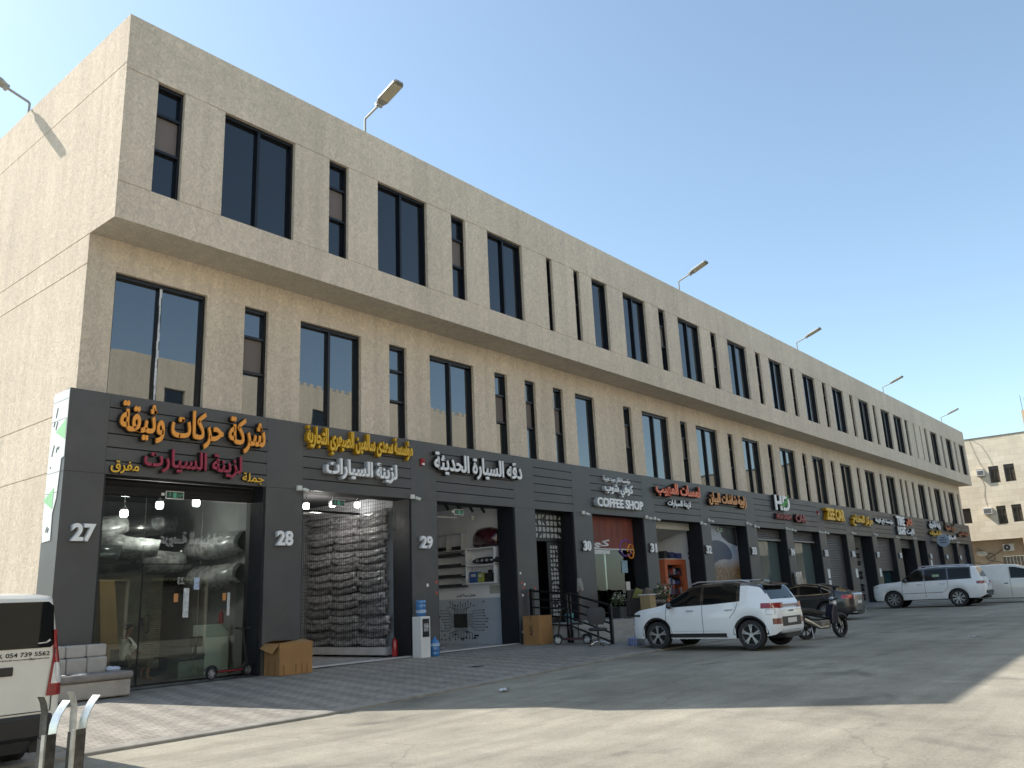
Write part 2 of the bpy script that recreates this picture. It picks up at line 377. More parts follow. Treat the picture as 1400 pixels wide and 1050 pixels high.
def gaps(wins, x0, x1):
    c = x0; out = []
    for a, b in wins: out.append((c+.0, a)); c = b
    out.append((c, x1)); return out
up_ = MB()
hol = [(a, b, ZWB, ZWT, .34, False) for a, b in UW]
for z in (ZWB, ZWT): hol += [(a+.004, b-.004, z-.009, z+.009, .014, True) for a, b in gaps(UW, X0+.002, X1-.002) if b-a > .02]
holed(up_, front_u, X0, X1, ZS, ZR, hol)
up_.quad((X0, YU, ZR), (X1, YU, ZR), (X1, YU+.25, ZR), (X0, YU+.25, ZR))           # parapet top, then the roof inside it
up_.quad((X0, YU+.25, ZR), (X1, YU+.25, ZR), (X1, YU+.25, ZR-.6), (X0, YU+.25, ZR-.6))
up_.quad((X0, YU+.25, ZR-.6), (X1, YU+.25, ZR-.6), (X1, YB, ZR-.6), (X0, YB, ZR-.6))
up_.build('upper_wall', STUCCO, bld, BO)
lo_ = MB()
holed(lo_, front_l, X0, X1, 5.6, ZS, [(a, b, 5.9, ZLT, .34, False) for a, b in LW])
lo_.build('lower_wall', STUCCO, bld, BO)
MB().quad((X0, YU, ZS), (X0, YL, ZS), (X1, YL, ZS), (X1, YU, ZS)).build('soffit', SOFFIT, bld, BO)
sd = MB()
sg = [(YU+.004, YB, 13.24-.011, 13.24+.011, .016, True), (YL+.004, YB, ZS-.011, ZS+.011, .016, True)]+[(YL+.004, YB, z-.011, z+.011, .016, True) for z in (8.93, 5.79, 4.61)]
holed(sd, side, YU, YB, ZS+.0, ZR, sg[:1]); holed(sd, side, YL, YB, -.3, ZS, [(sg[1][0], YB, ZS-.024, ZS-.003, .016, True)]+sg[2:])
sd.quad((X0, YU, ZR), (X0, YB, ZR), (X0+.25, YB, ZR), (X0+.25, YU+.25, ZR)); sd.quad((X0+.25, YU+.25, ZR), (X0+.25, YB, ZR), (X0+.25, YB, ZR-.6), (X0+.25, YU+.25, ZR-.6))
sd.build('end_wall', STUCCO, bld, BO)
ew = MB(); ew.quad((X1, YU, ZS), (X1, YB, ZS), (X1, YB, ZR), (X1, YU, ZR)); ew.quad((X1, YL, -.3), (X1, YB, -.3), (X1, YB, ZS), (X1, YL, ZS)); ew.quad((X0, YB, -.3), (X1, YB, -.3), (X1, YB, ZR), (X0, YB, ZR))
ew.build('back_wall', STUCCO, bld, BO)
fin = MB(); fin.box(X0+.3, X1-.1, YL+.5, YL+.52, 4.75, ZS); fin.box(X0+.3, X1-.1, YU+.55, YU+.57, ZS+.06, ZR-.7)
fin.build('inner_partition', DARKIN, bld, BO)
def window(x0, x1, z0, z1, y, pane, idx, upper):
    fr = MB(); t = .055; ya, yb = y+.10, y+.25
    fr.box(x0, x0+t, ya, yb, z0, z1); fr.box(x1-t, x1, ya, yb, z0, z1); fr.box(x0+t, x1-t, ya, yb, z1-t-.03, z1); fr.box(x0+t, x1-t, ya, yb, z0, z0+t)
    zt = z1-t-.03; bars = []
    wd = x1-x0
    if wd > 1.45: m = (x0+x1)/2; fr.box(m-.035, m+.035, ya+.01, yb, z0+t, zt); vs = [(x0+t, m-.035), (m+.035, x1-t)]; hs = [(z0+t, zt)]
    else:
        vs = [(x0+t, x1-t)]
        if wd > .9: hs = [(z0+t, zt)]
        elif wd < .45: m = z0+.52*(z1-z0); fr.box(x0+t, x1-t, ya+.01, yb, m-.03, m+.03); hs = [(z0+t, m-.03), (m+.03, zt)]
        else:
            ZL = z0 if upper else 6.3-.1
            m1 = z1-.27*(z1-ZL); m2 = z1-.60*(z1-ZL)
            for m in (m1, m2): fr.box(x0+t, x1-t, ya+.01, yb, m-.03, m+.03)
            hs = [(z0+t, m2-.03), (m2+.03, m1-.03), (m1+.03, zt)]
    o = fr.build('window', FRAME, bld, BO)
    sm = MB()
    for a, b in vs:
        for k, (c, d) in enumerate(hs):
            if len(hs) == 3 and k == 1 and idx % 5 != 3 and x0 < 60: sm.box(a, b, y+.20, y+.215, c, d)
            else: MB().box(a, b, y+.20, y+.215, c, d).build('pane', pane, o, BO)
    if sm.v: sm.build('blind_panel', SPANDREL, o, BO)
    return o
for i, (a, b) in enumerate(UW): window(a, b, ZWB, ZWT, YU, PANE_U, i, True)
for i, (a, b) in enumerate(LW):
    o = window(a, b, 5.9, ZLT, YL, PANE_L, i, False)
    if i == 0:
        fs = MB()
        for k in range(14): z = 5.95+k*.205; fs.box(8.655+random.uniform(-.01, .01), 8.70+random.uniform(-.012, .012), YL+.098, YL+.107, z, z+.2)
        fs.build('torn_film_strip', M('white_film', (.55, .56, .58), .5, 0, .25, 20), o, BO)
# shopfront cladding: fascia, piers, jambs
OP = [(7.6, 11.37), (12.4, 16.02), (17.01, 20.5), (21.52, 23.68), (24.8, 28.31), (29.18, 33.03), (33.87, 37.55), (38.66, 42.21), (43.1, 46.88), (47.9, 51.3), (52.53, 56.1), (57.01, 60.75), (62.1, 65.5), (66.44, 68.71), (69.94, 73.54), (74.69, 78.21), (78.97, 82.56)]
FX0, FX1 = 6.81, 83.9
GR = [5.87, 5.59, 5.33, 5.05, 4.77]
edges = [FX0]+[e for o in OP for e in o]+[FX1]
for i in range(0, len(edges), 2):
    a, b = edges[i], edges[i+1]
    p = MB(); zb = -.2
    p.box(a, b, YF, 17.66, zb, ZOT-.003); p.box(a, b, YF, YL-.003, ZOT+.003, ZFT)
    # panel joints
    for z in (3.02, 1.72): p.box(a+.006, b-.006, YF-.0015, YF+.01, z-.004, z+.004)
    p.build('pier', ACP, bld, BO)
    j = MB()
    if a > 7: j.box(a-.05, a-.003, YF+.035, 17.62, zb, ZOT-.004)
    if b < 83.5: j.box(b+.003, b+.05, YF+.035, 17.62, zb, ZOT-.004)
    j.build('jamb_lining', JAMB, bld, BO)
for i, (a, b) in enumerate(OP):
    p = MB(); zz = [ZFT]+GR+[ZOT]
    for k in range(len(zz)-1):
        p.box(a+.004, b-.004, YF+.002, YF+.05, zz[k+1]+(.013 if k < 5 else 0), zz[k]-(.013 if k else 0))
    p.box(a+.004, b-.004, YF+.05, YL-.004, ZFT-.03, ZFT-.004)
    f = p.build('fascia_panel', ACP, bld, BO)
    q = MB(); q.box(a+.004, b-.004, YF+.051, 17.60, ZOT+.004, ZFT-.04); q.build('fascia_backing', ACPDARK, f, BO)
# torn white banner on the end of the shopfront cladding, with its green arrows
bn = MB(); xb = FX0-.012
prof = [(16.93, 6.14), (17.64, 6.14), (17.65, 3.62), (17.6, 3.16), (17.22, 3.18), (17.24, 3.7), (17.12, 3.98), (17.05, 4.75), (16.93, 4.78)]
bn.prism(prof, lambda a, b, d: (xb+d, a, b), 0, .008)
bo_ = (FX0, 17.3, 3.2)
br_ = bn.build('torn_banner', M('banner_white', (.70, .71, .68), .55, 0, .05, 2, dirt=.12), None)
tag(br_, 'torn white vinyl banner with pale green triangles on the end face of the grey cladding', 'banner')
bt = MB()
for zc, yc in ((5.32, 17.12), (3.98, 17.42)): bt.prism([(yc-.17, zc+.22), (yc+.28, zc), (yc-.17, zc-.2)], lambda a, b, d: (xb-.002-d, a, b), 0, .003)
bt.build('green_triangle', M('banner_green', (.30, .58, .30), .6, 0, .1), br_)
bs = MB()
for k, (y, z, dy, dz) in enumerate([(17.42, 5.72, .05, .2), (17.5, 5.5, .04, .1), (17.38, 5.45, .06, .16), (17.45, 4.95, .08, .22), (17.2, 4.98, .03, .06), (17.28, 4.95, .04, .1), (17.5, 4.62, .02, .03), (17.42, 3.4, .06, .1), (17.35, 3.38, .04, .08)]):
    bs.tube([(xb-.003, y+dy/2, z-dz/2), (xb-.003, y+dy*.1, z), (xb-.003, y-dy/2, z+dz/2)], .009, 5)
for z in (5.95, 5.55, 4.5, 4.1): bs.box(xb-.0025, xb-.001, 16.95, 17.62, z-.004, z+.004)
bs.build('printed_strokes', M('banner_ink', (.10, .11, .10), .6), br_)
# ---------------------------------------------------------------- rooms behind the shopfronts
FL = .30
def room(a, b, depth, wall=WALLIN, floor=FLOORIN, ceil=DARKIN, zc=4.72, z0=None):
    z0 = gz((a+b)/2, 17)+.012 if z0 is None else z0
    xa, xb_, y0, y1 = a-.22, b+.2, 17.66, 17.5+depth
    r = MB(); r.quad((xa, y0, z0), (xa, y1, z0), (xa, y1, zc), (xa, y0, zc)); r.quad((xb_, y0, z0), (xb_, y1, z0), (xb_, y1, zc), (xb_, y0, zc)); r.quad((xa, y1, z0), (xb_, y1, z0), (xb_, y1, zc), (xa, y1, zc))
    r.build('shop_room', wall, bld, BO)
    MB().quad((xa, 16.93, z0), (xb_, 16.93, z0), (xb_, y1, z0), (xa, y1, z0)).build('shop_floor', floor, bld, BO)
    MB().quad((xa, y0, zc), (xb_, y0, zc), (xb_, y1, zc), (xa, y1, zc)).build('shop_ceiling', ceil, bld, BO)
    return z0
def shutter(a, b, z0, z1, y=17.25, mat=SHUTTER):
    s = MB(); z = z0
    n = max(1, round((z1-z0)/.095)); h = (z1-z0)/n
    for k in range(n):
        c = z0+k*h; s.add([(a, y, c+.012), (b, y, c+.012), (b, y-.016, c+h*.5), (a, y-.016, c+h*.5), (b, y, c+h), (a, y, c+h), (a, y+.006, c), (b, y+.006, c)], [(0, 1, 2, 3), (3, 2, 4, 5), (6, 7, 1, 0)])
    return s.build('roller_shutter', mat, bld, BO)
def glazing(a, b, z0, z1, y, joints=(), mat=GLASS):
    xs = [a]+list(joints)+[b]
    for i in range(len(xs)-1):
        MB().box(xs[i]+.004, xs[i+1]-.004, y, y+.012, z0, z1).build('shop_window', mat, bld, BO)
CEILW = M('ceiling_grey', (.25, .25, .26), .8)
# 27: glazed front, car parts inside
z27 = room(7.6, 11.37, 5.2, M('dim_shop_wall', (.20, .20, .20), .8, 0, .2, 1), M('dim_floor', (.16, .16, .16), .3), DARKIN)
glazing(7.66, 8.78, z27+.01, 4.14, 17.45); glazing(8.78, 10.1, 2.76, 4.14, 17.45); glazing(10.1, 11.33, z27+.01, 4.14, 17.45)
gd = MB().box(8.80, 10.08, 17.44, 17.452, z27+.02, 2.74).build('glass_door', GLASS, bld, BO)
h = MB(); h.tube([(8.93, 17.40, 1.36), (8.93, 17.34, 1.38), (8.93, 17.34, 1.68), (8.93, 17.40, 1.70)], .018, 8); h.box(8.79, 8.86, 17.43, 17.46, 1.5, 1.66); h.build('door_handle', BLACKP, gd, BO)
fr = MB(); fr.box(8.775, 8.80, 17.44, 17.46, z27, 2.76); fr.box(8.78, 10.10, 17.44, 17.46, 2.735, 2.76); fr.box(7.65, 11.34, 17.43, 17.47, z27, z27+.04); fr.build('door_frame', FRAME, bld, BO)
shutter(7.66, 11.33, 4.16, 4.49, 17.38, M('dark_shutter', (.02, .019, .019), .5, .3, .1))
# 28 and 29: open
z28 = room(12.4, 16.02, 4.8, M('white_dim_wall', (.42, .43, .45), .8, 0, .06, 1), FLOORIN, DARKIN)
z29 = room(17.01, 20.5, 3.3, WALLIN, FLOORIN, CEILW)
ws = MB(); ws.box(20.684, 20.7, 17.66, 20.79, z29, 1.76); ws.build('wainscot', WAINSCOT, bld, BO)
th = MB(); th.box(12.41, 16.01, 16.93, 17.1, z28+.002, z28+.03); th.box(17.02, 20.49, 16.93, 17.1, z29+.002, z29+.03); th.build('threshold', M('pale_threshold', (.5, .5, .5), .5, 0, .1), bld, BO)
# entrance between 29 and 30
ZP = .88
MB().box(21.4, 23.8, 19.3, 19.32, ZP, 4.7).build('shop_room', M('black_lobby', (.004, .004, .004), .9), bld, BO)
lb = MB(); lb.quad((21.35, 17.66, ZP), (21.35, 19.3, ZP), (21.35, 19.3, 4.7), (21.35, 17.66, 4.7)); lb.quad((23.85, 17.66, ZP), (23.85, 19.3, ZP), (23.85, 19.3, 4.7), (23.85, 17.66, 4.7)); lb.quad((21.35, 17.66, 4.6), (23.85, 17.66, 4.6), (23.85, 19.3, 4.6), (21.35, 19.3, 4.6)); lb.build('lobby_wall', M('black_lobby_wall', (.006, .006, .006), .9), bld, BO)
def fretwork(x0, x1, z0, z1, y, nx, name, parent=None):
    s = MB(); cw = (x1-x0)/nx; nz = max(1, round((z1-z0)/cw)); ch = (z1-z0)/nz
    rr = random.Random(3)
    for i in range(nx):
        for j in range(nz):
            a, b = x0+i*cw, z0+j*ch; g = cw*.11
            d = (i+j) % 2
            q = [(a+g, b+g), (a+cw-g, b+g), (a+cw-g, b+ch-g), (a+g, b+ch-g)]
            tri = ([q[0], q[1], q[2]], [q[0], q[2], q[3]]) if d else ([q[0], q[1], q[3]], [q[1], q[2], q[3]])
            for tpts in tri:
                if rr.random() < .16: continue
                cx = sum(p[0] for p in tpts)/3; cz = sum(p[1] for p in tpts)/3
                tp = [(cx+(p[0]-cx)*.8, cz+(p[1]-cz)*.8) for p in tpts]
                s.prism(tp, lambda u, v, dd: (u, y+dd, v), 0, .006)
    return s.build(name, M('pale_fretwork', (.40, .41, .41), .5, 0, .15, 6), parent or bld, BO)
dp = MB().box(21.56, 23.64, 17.42, 17.46, 3.52, 4.49).build('fanlight_panel', M('door_black', (.012, .012, .013), .4, .2), bld, BO)
fretwork(21.62, 23.58, 3.60, 4.44, 17.41, 9, 'fretwork', dp)
dl = MB().box(22.72, 23.64, 17.42, 17.46, ZP, 3.5).build('entrance_door', M('door_black', 0), bld, BO)
fretwork(22.86, 23.30, 1.05, 3.40, 17.41, 3, 'fretwork', dl)
# 30: coffee shop
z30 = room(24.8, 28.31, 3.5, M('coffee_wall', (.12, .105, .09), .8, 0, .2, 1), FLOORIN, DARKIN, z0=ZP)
glazing(24.86, 28.26, ZP+.02, 4.49, 17.45, (26.3,))
bl = MB()
for k in range(40):
    x = 24.87+k*(28.25-24.87)/40; bl.box(x, x+.0845, 17.425+.006*math.sin(k*1.3), 17.43+.006*math.sin(k*1.3), 3.34, 4.49)
bl.build('red_curtain', M('rust_red_curtain', (.20, .055, .038), .7, 0, .3, 1.2), bld, BO)
wl = MB(); wl.box(24.87, 28.25, 17.415, 17.44, 3.295, 3.335); lettering(wl, 'كو', 25.5, 26.55, 3.34, 3.66, 17.412, .01, .03); wl.box(25.5, 26.55, 17.42, 17.44, 3.13, 3.27); wl.build('window_lettering', M('white_vinyl', (.6, .6, .6), .5), bld, BO)
# 31: open, pale ceiling box
z31 = room(29.18, 33.03, 3.2, WALLIN, FLOORIN, CEILW)
cb = MB(); cb.box(29.25, 32.98, 17.5, 17.9, 4.2, 4.49); cb.quad((29.25, 17.9, 4.2), (32.98, 17.9, 4.2), (33.0, 18.9, 3.85), (29.25, 18.9, 3.85)); cb.build('shutter_box', M('cream_box', (.50, .48, .42), .6, 0, .1), bld, BO)
# 32: printed wheat field poster behind glass
def poster_mat():
    m, t, n, l, p = nodes('wheat_field_print'); co = coords(t)
    sx = n.new('ShaderNodeSeparateXYZ'); l.new(co, sx.inputs[0])
    wv = noise(t, coords(t, (1, 1, .25)), 16, 6, .7, 2.5)
    wh = ramp(t, wv.outputs['Fac'], [(.38, (.03, .013, .006)), (.5, (.12, .058, .022)), (.60, (.45, .28, .13))])
    sk = noise(t, co, 1.3, 3); sky_ = ramp(t, sk.outputs['Fac'], [(.35, (.22, .26, .34)), (.65, (.38, .40, .45))])
    z = n.new('ShaderNodeMapRange'); z.inputs[1].default_value = 2.55; z.inputs[2].default_value = 3.15
    l.new(sx.outputs['Z'], z.inputs[0]); ad = n.new('ShaderNodeMath'); ad.inputs[1].default_value = 0; l.new(z.outputs[0], ad.inputs[0])
    l.new(mix(t, wh.outputs[0], sky_.outputs[0], ad.outputs[0]), p.inputs['Base Color']); p.inputs['Roughness'].default_value = .4; return m
room(33.87, 37.55, 2.5, DARKIN, FLOORIN, DARKIN)
ps = MB().box(33.95, 37.45, 17.43, 17.448, .5, 4.49).build('printed_screen', poster_mat(), bld, (0, 0, 0)); ps.location = (-BO[0], -BO[1], -BO[2])
pt = MB()
pt.prism([(34.0, 3.35), (34.25, 3.58), (34.6, 3.74), (35.0, 3.82), (35.4, 3.84), (35.9, 3.78), (36.3, 3.66), (36.6, 3.46), (36.75, 3.25), (36.72, 3.05), (36.5, 2.98), (35.9, 3.0), (35.4, 2.96), (34.9, 2.82), (34.4, 2.84), (34.0, 2.9)], lambda a, b, d: (a, 17.422+d, b), 0, .006); pt.build('printed_blue_shape', M('print_blue', (.010, .022, .07), .4, 0, .3, 2), ps, (0, 0, 0))
pk = MB(); pk.prism([(35.7, 4.47), (37.4, 4.47), (37.4, 3.6), (36.5, 3.75), (35.9, 4.0)], lambda a, b, d: (a, 17.418+d, b), 0, .006); pk.build('printed_dark_shape', M('print_dark', (.012, .012, .016), .5), ps, (0, 0, 0))
glazing(33.92, 37.5, .38, 4.49, 17.45)
# 33, 34: glazed under a rolled shutter
GL2 = pane_mat('pale_green_glass', (.10, .13, .125), 1.6)
for (a, b) in (OP[7], OP[8]):
    room(a, b, 3, DARKIN, FLOORIN, DARKIN); shutter(a+.06, b-.06, 4.0, 4.49, 17.3); MB().box(a+.06, b-.06, 17.22, 17.34, 3.92, 4.0).build('shutter_bar', M('shutter_bar', (.22, .21, .2), .5, .4), bld, BO)
    glazing(a+.06, b-.06, .42, 3.92, 17.45, ((a+b)/2+.1,), GL2)
    hb = MB().box(a+.06, b-.06, 17.7, 17.9, .42, 1.0).build('planter_strip', M('dark_green_plants', (.05, .08, .03), .8, 0, .5, 12, .6, 30), bld, BO)
# 35: shut; 36 open; 37 half open; 38 open and dark; the second entrance; 40-42
shutter(OP[9][0]+.06, OP[9][1]-.06, .42, 4.49, 17.25)
room(*OP[10], 3, M('shop_wall_36', (.55, .53, .5), .8, 0, .06, 1), FLOORIN, CEILW)
shutter(OP[11][0]+.06, OP[11][1]-.06, 2.35, 4.49, 17.25); room(*OP[11], 3, DARKIN, FLOORIN, DARKIN); glazing(OP[11][0]+.06, OP[11][1]-.06, .45, 2.35, 17.45, (58.8,), pane_mat('teal_glass', (.02, .05, .055), 1.6))
room(*OP[12], 3, DARKIN, FLOORIN, DARKIN); shutter(OP[12][0]+.06, OP[12][1]-.06, 3.9, 4.49, 17.25)
MB().box(OP[13][0]+.05, OP[13][1]-.05, 17.42, 17.46, .45, 4.49).build('entrance_door', M('door_black', 0), bld, BO)
shutter(OP[14][0]+.06, OP[14][1]-.06, .45, 4.49, 17.25, M('mauve_shutter', '#575257', .5, .2, .08)); shutter(OP[15][0]+.06, OP[15][1]-.06, .45, 4.49, 17.25, M('grey_shutter', '#5d5851', .5, .2, .08)); shutter(OP[16][0]+.06, OP[16][1]-.06, .45, 4.49, 17.25, M('mauve_shutter', 0))
# entrance steps and landing (concrete)
stp = thing('entrance_steps', 'broad grey concrete steps and landing below the coffee shop, behind the black railing', 'steps', (24.6, 15.4, .32))
so_ = (24.6, 15.4, .32)
MB().box(21.06, 28.4, 15.42, 16.912, .1, ZP).build('landing', CONCRETE, stp, so_, bevel=.01)
for k in range(3):
    MB().box(21.06, 28.4, 15.42-.36*(k+1), 15.418-.36*k, .1, ZP-.145*(k+1)).build('step', CONCRETE, stp, so_, bevel=.012)
# ---------------------------------------------------------------- shop signs
C_OR = M('orange_letter', (.78, .30, .035), .35, 0, .06, 4); C_RED = M('crimson_letter', (.28, .012, .045), .35, 0, .1, 4); C_YEL = M('yellow_letter', (.74, .42, .03), .35, 0, .06)
C_WH = M('white_letter', (.78, .78, .78), .35, 0, .03); C_COR = M('coral_letter', (.75, .16, .07), .4, 0, .06); C_AMB = M('amber_letter', (.68, .30, .10), .4, 0, .08); C_DK = M('letter_return_black', (.012, .011, .01), .5)
C_GOLD = M('gold_letter', (.68, .40, .02), .3, 0, .06); C_GOLDD = M('gold_letter_return', (.36, .19, .01), .4); C_GRN = M('green_swoosh', (.10, .36, .05), .4); C_DRED = M('dark_red_letter', (.24, .02, .03), .4); C_SIL = M('grey_white_return', (.42, .43, .45), .4); C_ORD = M('brown_orange_letter', (.42, .15, .08), .5)
def sign(label, lines, group=None):
    x = (min(l[1] for l in lines)+max(l[2] for l in lines))/2; z = min(l[3] for l in lines)
    loc = (x, YF, z); t = thing('shop_sign', label, 'shop sign', loc)
    for (txt, a, b, c, d, face, ret, dep, bold) in lines:
        m = MB(); lettering(m, txt, a, b, c, d, YF-dep*.75, dep*.25, bold)
        o = m.build('lettering', face, t, loc)
        r = MB(); e = .012; lettering(r, txt, a-e, b+e, c-e, d+e, YF+.0, dep*.75-.002, bold+.008); r.build('letter_return', ret, o, loc)
    return t
sign('two tier Arabic sign in orange and crimson letters with small yellow words, above shop 27',
     [('شركة حركات وثيقة', 7.77, 11.2, 5.20, 6.03, C_OR, C_DK, .16, .022), ('لزينة السيارت', 8.33, 10.62, 4.60, 5.12, C_RED, C_DK, .15, .022),
      ('مفرق', 7.69, 8.27, 4.52, 4.78, C_YEL, C_DK, .06, .015), ('جملة', 10.7, 11.26, 4.53, 4.78, C_YEL, C_DK, .06, .015)])
sign('Arabic sign of crowded gold letters over a white line, above open shop 28',
     [('مؤسسة سعدى سالمين الصيعري التجارية', 12.42, 15.98, 5.42, 6.10, C_GOLD, C_GOLDD, .14, .03), ('لزينة السيارات', 13.0, 15.37, 4.83, 5.36, C_WH, C_SIL, .16, .03)])
sign('single line of plain white Arabic letters above open shop 29', [('دقه السيارة الحديثة', 16.83, 20.76, 5.22, 5.90, C_WH, C_DK, .15, .02)])
sign('white bilingual sign reading COFFEE SHOP above the shop with the red curtain',
     [('مؤسسة فاكر عبيد عتيبة', 25.6, 27.4, 5.69, 5.92, C_WH, C_SIL, .08, .012), ('كوفي شوب', 25.55, 27.44, 5.18, 5.66, C_WH, C_SIL, .15, .03), ('COFFEE SHOP', 24.96, 28.05, 4.75, 5.08, C_WH, C_SIL, .18, .03)])
sign('coral red Arabic sign with a small white line, above open shop 31', [('لمسات المهيب', 29.17, 32.85, 5.40, 5.98, C_COR, C_DK, .18, .03), ('لزينة السيارات', 30.12, 32.0, 5.0, 5.32, C_WH, C_DK, .12, .02)])
sign('amber Arabic sign with black edges above the wheat field poster', [('زاوية شاشات البيان', 33.7, 37.43, 5.28, 5.86, C_AMB, C_DK, .18, .025)])
hd = sign('silver HD letter sign with a green swoosh over dark red words HIGH DREAM CAR', [('HD', 40.87, 42.7, 5.42, 6.18, C_WH, C_DK, .18, .03), ('HIGH DREAM', 40.92, 42.85, 4.98, 5.25, C_DRED, C_DK, .15, .03), ('CAR', 43.29, 44.68, 4.90, 5.30, C_DRED, C_DK, .2, .03)])
sw = MB(); sw.tube([(0, 0, 0), (.35, 0, .05), (.75, 0, .22), (1.15, 0, .55)], [.03, .06, .055, .015], 8); sw.tube([(.3, 0, -.12), (.6, 0, .0), (.95, 0, .22)], [.02, .045, .015], 8)
s_ = sw.build('green_swoosh', C_GRN, hd); s_.location = (41.45-hd.location.x, -.2, 5.68-hd.location.z)
sign('thick golden yellow sign reading ZEE CAR above the closed shutter', [('ZEE CAR', 47.78, 50.72, 5.20, 5.88, C_GOLD, C_GOLDD, .25, .04)])
sign('golden yellow Arabic sign just beyond the ZEE CAR sign', [('مركز المفتاح', 52.3, 56.0, 5.03, 5.72, C_GOLD, C_GOLDD, .2, .035)])
sign('small white Arabic sign with black edges, over the half open shutter', [('مؤسسة تاج الزينة', 56.85, 60.6, 5.32, 5.70, C_WH, C_DK, .15, .03)])
sign('white and red two row sign reading TIRE CAR and LIGHT', [('TIRE', 61.4, 63.2, 5.38, 6.02, C_WH, C_DK, .2, .035), ('كار', 63.5, 65.2, 5.4, 5.95, C_COR, C_DK, .2, .03), ('LIGHT', 61.4, 63.2, 4.76, 5.30, C_WH, C_DK, .2, .035), ('لايت', 63.4, 65.2, 4.76, 5.25, C_WH, C_DK, .2, .03)])
sign('white Arabic sign over a gold line, above the hanging round sign', [('زينة الشرق', 69.8, 73.0, 5.42, 6.08, C_WH, C_DK, .2, .03), ('بلاد السيارات', 69.6, 73.0, 4.88, 5.32, C_GOLD, C_DK, .2, .03)])
hs = sign('sign with dark curved horns over brown and white Arabic lines', [('مركز النخبة', 74.7, 77.9, 5.40, 5.85, C_ORD, C_DK, .2, .03), ('للسيارات', 74.6, 77.4, 4.68, 5.10, C_WH, C_DK, .2, .03)])
hb = MB()
for sgn, cx in ((1, 75.0), (-1, 77.6)): hb.tube([(cx, YF-.12, 6.3), (cx-sgn*.35, YF-.12, 6.15), (cx-sgn*.2, YF-.12, 5.95), (cx+sgn*.4, YF-.12, 5.88)], [.03, .07, .08, .03], 8)
hb.build('curved_horn', C_DK, hs, hs.location)
sign('brown orange Arabic sign at the far end of the shop row', [('الركن الذهبي', 78.8, 82.5, 5.05, 5.52, C_ORD, C_DK, .18, .03)])
rs = thing('round_sign', 'round pale blue projecting sign below the white and gold shop sign', 'round sign', (71.2, 16.9, 4.52))
MB().lathe([(.44, -.06), (.47, -.05), (.47, .05), (.44, .06)], (0, -.62, 0), 'x', 28).build('disc', M('pale_blue_disc', (.36, .43, .53), .4, 0, .1, 2), rs)
MB().tube([(0, 0, .3), (0, -.35, .3)], .02, 8).build('bracket', BLACKP, rs)
rt_ = MB()
for k, (z, w_) in enumerate([(.22, .3), (.05, .55), (-.14, .42)]): rt_.box(-.068, -.061, -.62-w_/2, -.62+w_/2, z-.035, z+.035)
rt_.build('printed_band', M('disc_print', (.08, .10, .16), .5), rs)
# house numbers on the piers
NUMS = [(27, 7.03), (28, 11.64), (29, 16.28), (30, 24.03), (31, 28.5), (32, 33.1), (33, 37.68), (34, 42.32), (35, 47.1), (36, 51.6), (37, 56.3), (38, 61.2), (39, 69.0), (40, 73.85), (41, 78.3)]
where = {27: 'grey pier beside the white banner', 28: 'pier above the torn cardboard box', 29: 'pier above the water dispenser', 30: 'pier beside the coffee shop', 31: 'pier between coffee shop and coral sign shop', 32: 'pier beside the wheat field poster', 33: 'pier right of the wheat field poster', 34: 'pier under the HD sign', 35: 'pier under the ZEE CAR sign'}
for n, x in NUMS:
    m = MB(); lettering(m, str(n), 0, .44, 0, .345, 0, .05, .035); b = MB(); lettering(b, str(n), -.005, .445, -.005, .35, .055, .05, .045)
    o = m.build('number_sign', C_WH, None); o.location = (x, YF-.06, 3.14 if n < 30 else 3.18)
    k = b.build('number_return', C_SIL if n < 30 else C_DK, o)
    tag(o, 'white numeral %d on the %s' % (n, where.get(n, 'narrow grey pier far down the row')), 'number sign', 'shop numbers along the piers')
# wall cameras
def camera_proto():
    t = thing('wall_camera', 'x', 'camera', (0, 0, 0))
    b = MB(); b.box(-.09, .05, -.06, 0, -.06, .06); b.tube([(.02, -.04, -.01), (.10, -.1, -.03)], .016, 8); b.build('mount_box', M('camera_white', (.62, .61, .56), .45, 0, .06), t, bevel=.006)
    c = MB(); c.tube([(.05, -.09, -.03), (.16, -.17, -.08)], .045, 12); o = c.build('camera_body', M('camera_white', 0), t)
    l = MB(); l.tube([(.158, -.169, -.079), (.168, -.176, -.083)], .034, 12); l.build('lens', BLACKP, o)
    return t
CAMS = [(12.3, 4.53, 'white camera at the upper left corner of open shop 28'), (16.06, 4.55, 'white camera at the upper right corner of open shop 28'), (24.25, 4.50, 'white camera on the pier left of the coffee shop'), (28.5, 4.53, 'white camera on the pier right of the coffee shop'), (29.1, 4.50, 'white camera at the upper left corner of the coral sign shop'), (33.0, 4.47, 'white camera at the upper right corner of the coral sign shop'), (33.72, 4.62, 'white camera at the upper left of the wheat field poster'), (37.6, 4.63, 'white camera at the upper right of the wheat field poster'), (38.45, 4.53, 'white camera left of the shutter under the HD sign'), (42.27, 4.55, 'white camera on the pier below the green swoosh sign'), (43.0, 4.5, 'white camera below the red word CAR'), (46.9, 4.52, 'white camera on the pier before the ZEE CAR sign'), (47.75, 4.5, 'white camera below the left end of the ZEE CAR sign'), (52.35, 4.62, 'white camera below the golden sign next to ZEE CAR'), (56.5, 4.66, 'white camera left of the half open shutter'), (61.3, 4.6, 'white camera below the TIRE CAR sign'), (65.5, 4.62, 'white camera on the pier right of the TIRE CAR sign'), (73.9, 4.6, 'white camera below the sign with curved horns'), (78.5, 4.6, 'white camera below the farthest brown sign')]
cp = camera_proto(); cp.rotation_mode = 'XYZ'
for i, (x, z, lb_) in enumerate(CAMS):
    c = cp if i == 0 else dup(cp, (0, 0, 0))
    c.location = (x, YF, z); c['label'] = lb_; c['group'] = 'cameras along the shopfronts'
